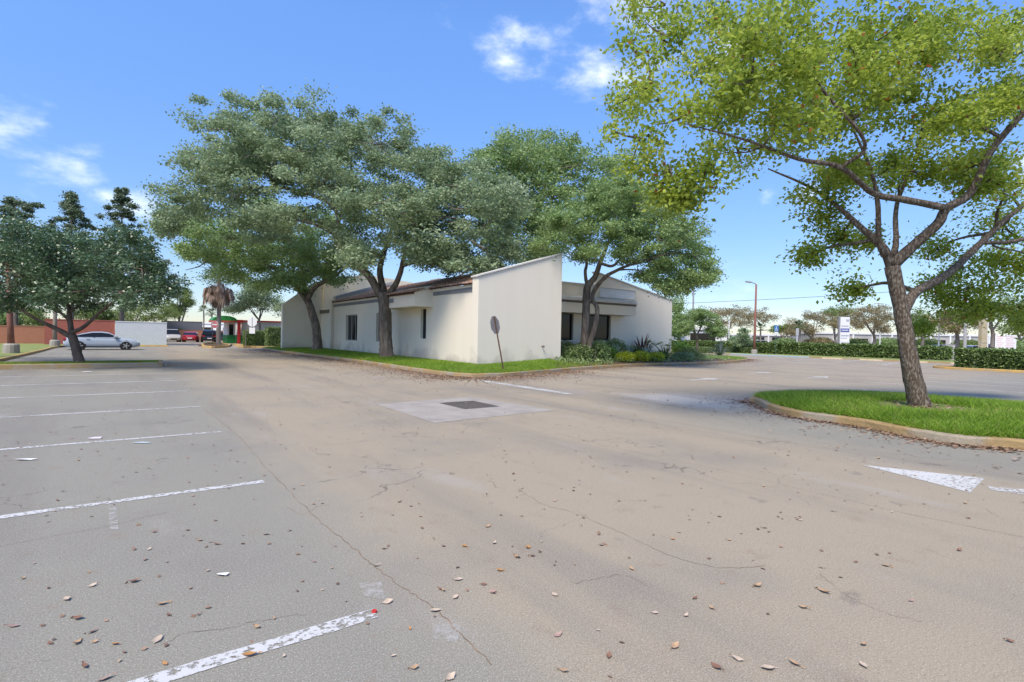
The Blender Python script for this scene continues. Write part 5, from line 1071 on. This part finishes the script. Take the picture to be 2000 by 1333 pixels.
MB().box(-2.0, -1.84, 0.6, .78, 0, 2.74).obj('red_post', mat('orange_red_post', (.5, .12, .06)), s)
aw = MB(); pr_ = [(-1.15+1.4*math.cos(math.pi*k2/14), 2.96+.62*math.sin(math.pi*k2/14)) for k2 in range(15)]
aw.prism(pr_, 'y', .1, 4.2); aw.obj('awning', GREENPAINT, s, smooth=False); MB().box(-2.6, .24, .06, 4.24, 2.743, 2.955).obj('awning_beam', mat('awning_beam_red', (.42, .10, .06)), s)
# kerbed islands by the drive-through
for pts, lab in ((((p.x, p.y) for p in (gp(393, 676), gp(398, 679.5), gp(420, 680.5), gp(447, 678.5), gp(448, 675.5), gp(430, 673), gp(400, 673.5), gp(393, 676))), 1), (((p.x, p.y) for p in (gp(462, 678), gp(470, 680), gp(500, 680), gp(545, 681.5))), 0)):
    kerb(list(pts), KERB_Y, h=.2, n=4)
c_ = gp(421, 676.5); struct(MB().tube([(c_.x, c_.y, -.02), (c_.x, c_.y, .16)], 1.55, 20).obj('island_soil', MULCH))
kerb([tuple(gp(455, 674)[:2]), tuple(gp(470, 676)[:2]), tuple(gp(482, 676)[:2])], KERB_Y, h=.15, n=3)

# ================================================================== SMALL THINGS ON THE GROUND
DL = [mat('dry_leaf_%s' % n, c, tuple(v*.7 for v in c), scale=25, rough=.7) for n, c in (('tan', (.44, .29, .17)), ('pale', (.52, .41, .31)), ('brown', (.24, .13, .085)), ('orange', (.46, .23, .08)), ('pink', (.40, .26, .21)))]
leafmesh = []
for i in range(8):
    rnd = random.Random(i); L_ = .078; vs, fs = [], []; curl = rnd.uniform(.15, .55); fold = rnd.uniform(.1, .5)
    for q, wq in enumerate((.02, .55, 1., .9, .5, .02)):
        t = q/5; x = (t-.5)*L_; zc = curl*L_*(2*(t-.5))**2*.5; hw_ = wq*L_*.26
        vs += [(x, -hw_, zc+fold*hw_), (x, 0, zc), (x, hw_, zc+fold*hw_*rnd.uniform(.4, 1.4))]
    for q in range(5): fs += [(3*q, 3*q+3, 3*q+4, 3*q+1), (3*q+1, 3*q+4, 3*q+5, 3*q+2)]
    vs += [(L_*.5, 0, .0), (L_*.78, .004, .004)]; fs.append((15+1, 18, 19))
    me = bpy.data.meshes.new('fallen_leaf'); me.from_pydata(vs, [], fs); me.polygons.foreach_set('use_smooth', [True]*len(fs)); me.materials.append(DL[i % 5]); leafmesh.append(me)
rnd = random.Random(77)
spots = [(850, 1195, 1.1), (895, 1134, 1.), (1318, 1265, 1.3), (1610, 1158, 1.2), (1492, 951, 1.), (316, 1182, 1.2), (488, 1281, 1.2), (435, 1125, .9), (735, 1107, 1), (750, 1073, .9), (757, 1178, 1), (165, 1304, 1.1), (308, 1252, .9), (1090, 1242, 1.), (1400, 1305, 1.), (1440, 1290, .9), (1500, 1308, 1.), (1175, 1066, .9), (866, 1155, .8), (262, 1138, .9), (180, 1146, .9),
         (225, 1260, .8), (150, 1258, .9), (205, 1328, 1.1), (1780, 1175, .8), (1390, 1190, .8), (1730, 1107, .8), (25, 1225, .9), (130, 1172, .9), (520, 1045, .9), (390, 1057, .8), (1010, 1090, .9), (1040, 1088, .8), (880, 1326, 1.)]
while len(spots) < 135:
    x, y = rnd.uniform(0, 2000), 760+560*rnd.random()**1.25
    if 1480 < x and y < 885: continue
    spots.append((x, y, rnd.uniform(.5, .95)))
for i, (x, y, s_) in enumerate(spots):
    p = gp(x, y)
    if p.x > 10 and p.y > 16: continue
    o = bpy.data.objects.new('fallen_leaf', leafmesh[rnd.randrange(8)]); COL.objects.link(o); o.location = (p.x, p.y, .006); s_ *= rnd.uniform(.55, 1.05)
    o.scale = (s_, s_*rnd.uniform(.8, 1.2), s_); o.rotation_euler = (rnd.uniform(-.25, .25), rnd.uniform(-.2, .2), rnd.uniform(0, 6.28)); tag(o, 'dry curled leaf lying on the asphalt', 'leaf', 'dry leaves scattered over the asphalt')
# crumbs and drifts of litter
rng = np.random.default_rng(12); LP_ = []
kb = np.array(spline([(x, y, 0) for x, y in KB], 12))
def drift(line, n, spread, side, z=.006, decay=1.):
    i = rng.integers(0, len(line)-1, n); t = rng.uniform(size=(n, 1)); q = line[i]*(1-t)+line[i+1]*t; d = line[i+1]-line[i]; nn = np.column_stack([d[:, 1], -d[:, 0], np.zeros(n)]); nn /= np.linalg.norm(nn, axis=1)[:, None]+1e-9
    q = q+nn*side*(np.abs(rng.exponential(spread, n))+.02)[:, None]; q[:, 2] = z+rng.uniform(0, .015, n); return q
A_ = drift(kb[:125], 18000, .7, 1); B_ = drift(kb[96:200], 7000, .35, 1)
isl = np.array(spline([(x, y, 0) for x, y in IS], 10)); C_ = drift(isl[20:100], 2600, .10, -1); C2 = drift(isl[15:100], 500, .6, -1)
LI = drift(np.array([(-5, 27.2, 0), (-2, 27.2, 0), (1.1, 27.2, 0), (1.2, 29, 0.)]), 1400, .3, 1)
E_ = np.column_stack([rng.uniform(-4.5, 12, 2500), rng.uniform(1.5, 26, 2500), np.full(2500, .006)])
MU = area_w(BG, 2600, rng)+np.array([0, 0, .01]); TR = np.column_stack([rng.normal(13.75, .55, 350), rng.normal(3.95, .55, 350), np.full(350, .285)])
def litter(name, pos, size, label, seed):
    r = np.random.default_rng(seed); V = leaf_quads(pos, size, r, 4.5, .36); tag(quads_obj(name, V, LITTER, np.clip(r.normal(.45, .25, len(pos)), 0, 1)), label, 'leaf litter', kind='stuff')
litter('leaf_litter', np.concatenate([A_, B_]), .065, 'brown leaf litter drifted along the kerb of the white building', 1); litter('leaf_litter', np.concatenate([C_, C2]), .06, 'dry leaves heaped against the grassy island kerb', 2)
litter('leaf_litter', np.concatenate([LI, E_]), .035, 'small leaf crumbs strewn over the open asphalt', 3); litter('leaf_litter', np.concatenate([MU, TR]), .06, 'dead leaves lying on the mulch and round the leaning trunk', 4)
def scrap(px, py, pts, m, lab, name='paper_scrap', cat='litter'):
    p = gp(px, py); mb = MB(); n = len(pts); pts = [(a*.75, b*.75) for a, b in pts]; vs = [(a, b, .006+random.uniform(0, .015)) for a, b in pts]+[(sum(a for a, b in pts)/n, sum(b for a, b in pts)/n, .02)]
    o = mb.add(vs, [(i, (i+1) % n, n) for i in range(n)]).obj(name, m); o.location = (p.x, p.y, 0); o.rotation_euler = (0, 0, FACE); tag(o, lab, cat)
PAPER = mat('paper', (.72, .71, .70), (.66, .65, .64))
scrap(51, 899, [(-.17, -.03), (-.05, -.06), (.1, -.03), (.17, .02), (.02, .05), (-.12, .04)], PAPER, 'torn white paper strip between two parking lines')
scrap(186, 857, [(-.12, -.05), (.0, -.08), (.13, -.03), (.06, .09), (-.1, .1)], mat('pinkish_paper', (.62, .56, .58)), 'crumpled pinkish cup on the parking line')
scrap(276, 866, [(-.16, -.03), (.14, -.03), (.17, .03), (-.13, .05)], mat('pale_blue_plastic', (.42, .52, .56)), 'pale blue plastic wrapper beside the parking line')
scrap(435, 1125, [(-.05, -.015), (.04, -.02), (.05, .015), (-.04, .02)], PAPER, 'small white paper shred on the near asphalt')
scrap(171, 727, [(-.25, -.1), (.25, -.1), (.2, .1), (0, .2), (-.2, .1)], PAPER, 'white crumpled bag below the dark tree island')
scrap(931, 731, [(-.12, -.04), (.12, -.04), (.12, .05), (-.12, .05)], PAPER, 'white scrap on the lawn corner kerb')
p = gp(731, 1197); bc = MB().tube([(0, 0, .005), (0, 0, .014)], [.016, .014], 16).obj('bottle_cap', REDPAINT); bc.location = (p.x, p.y, 0); tag(bc, 'red bottle cap at the end of the near parking line', 'bottle cap')
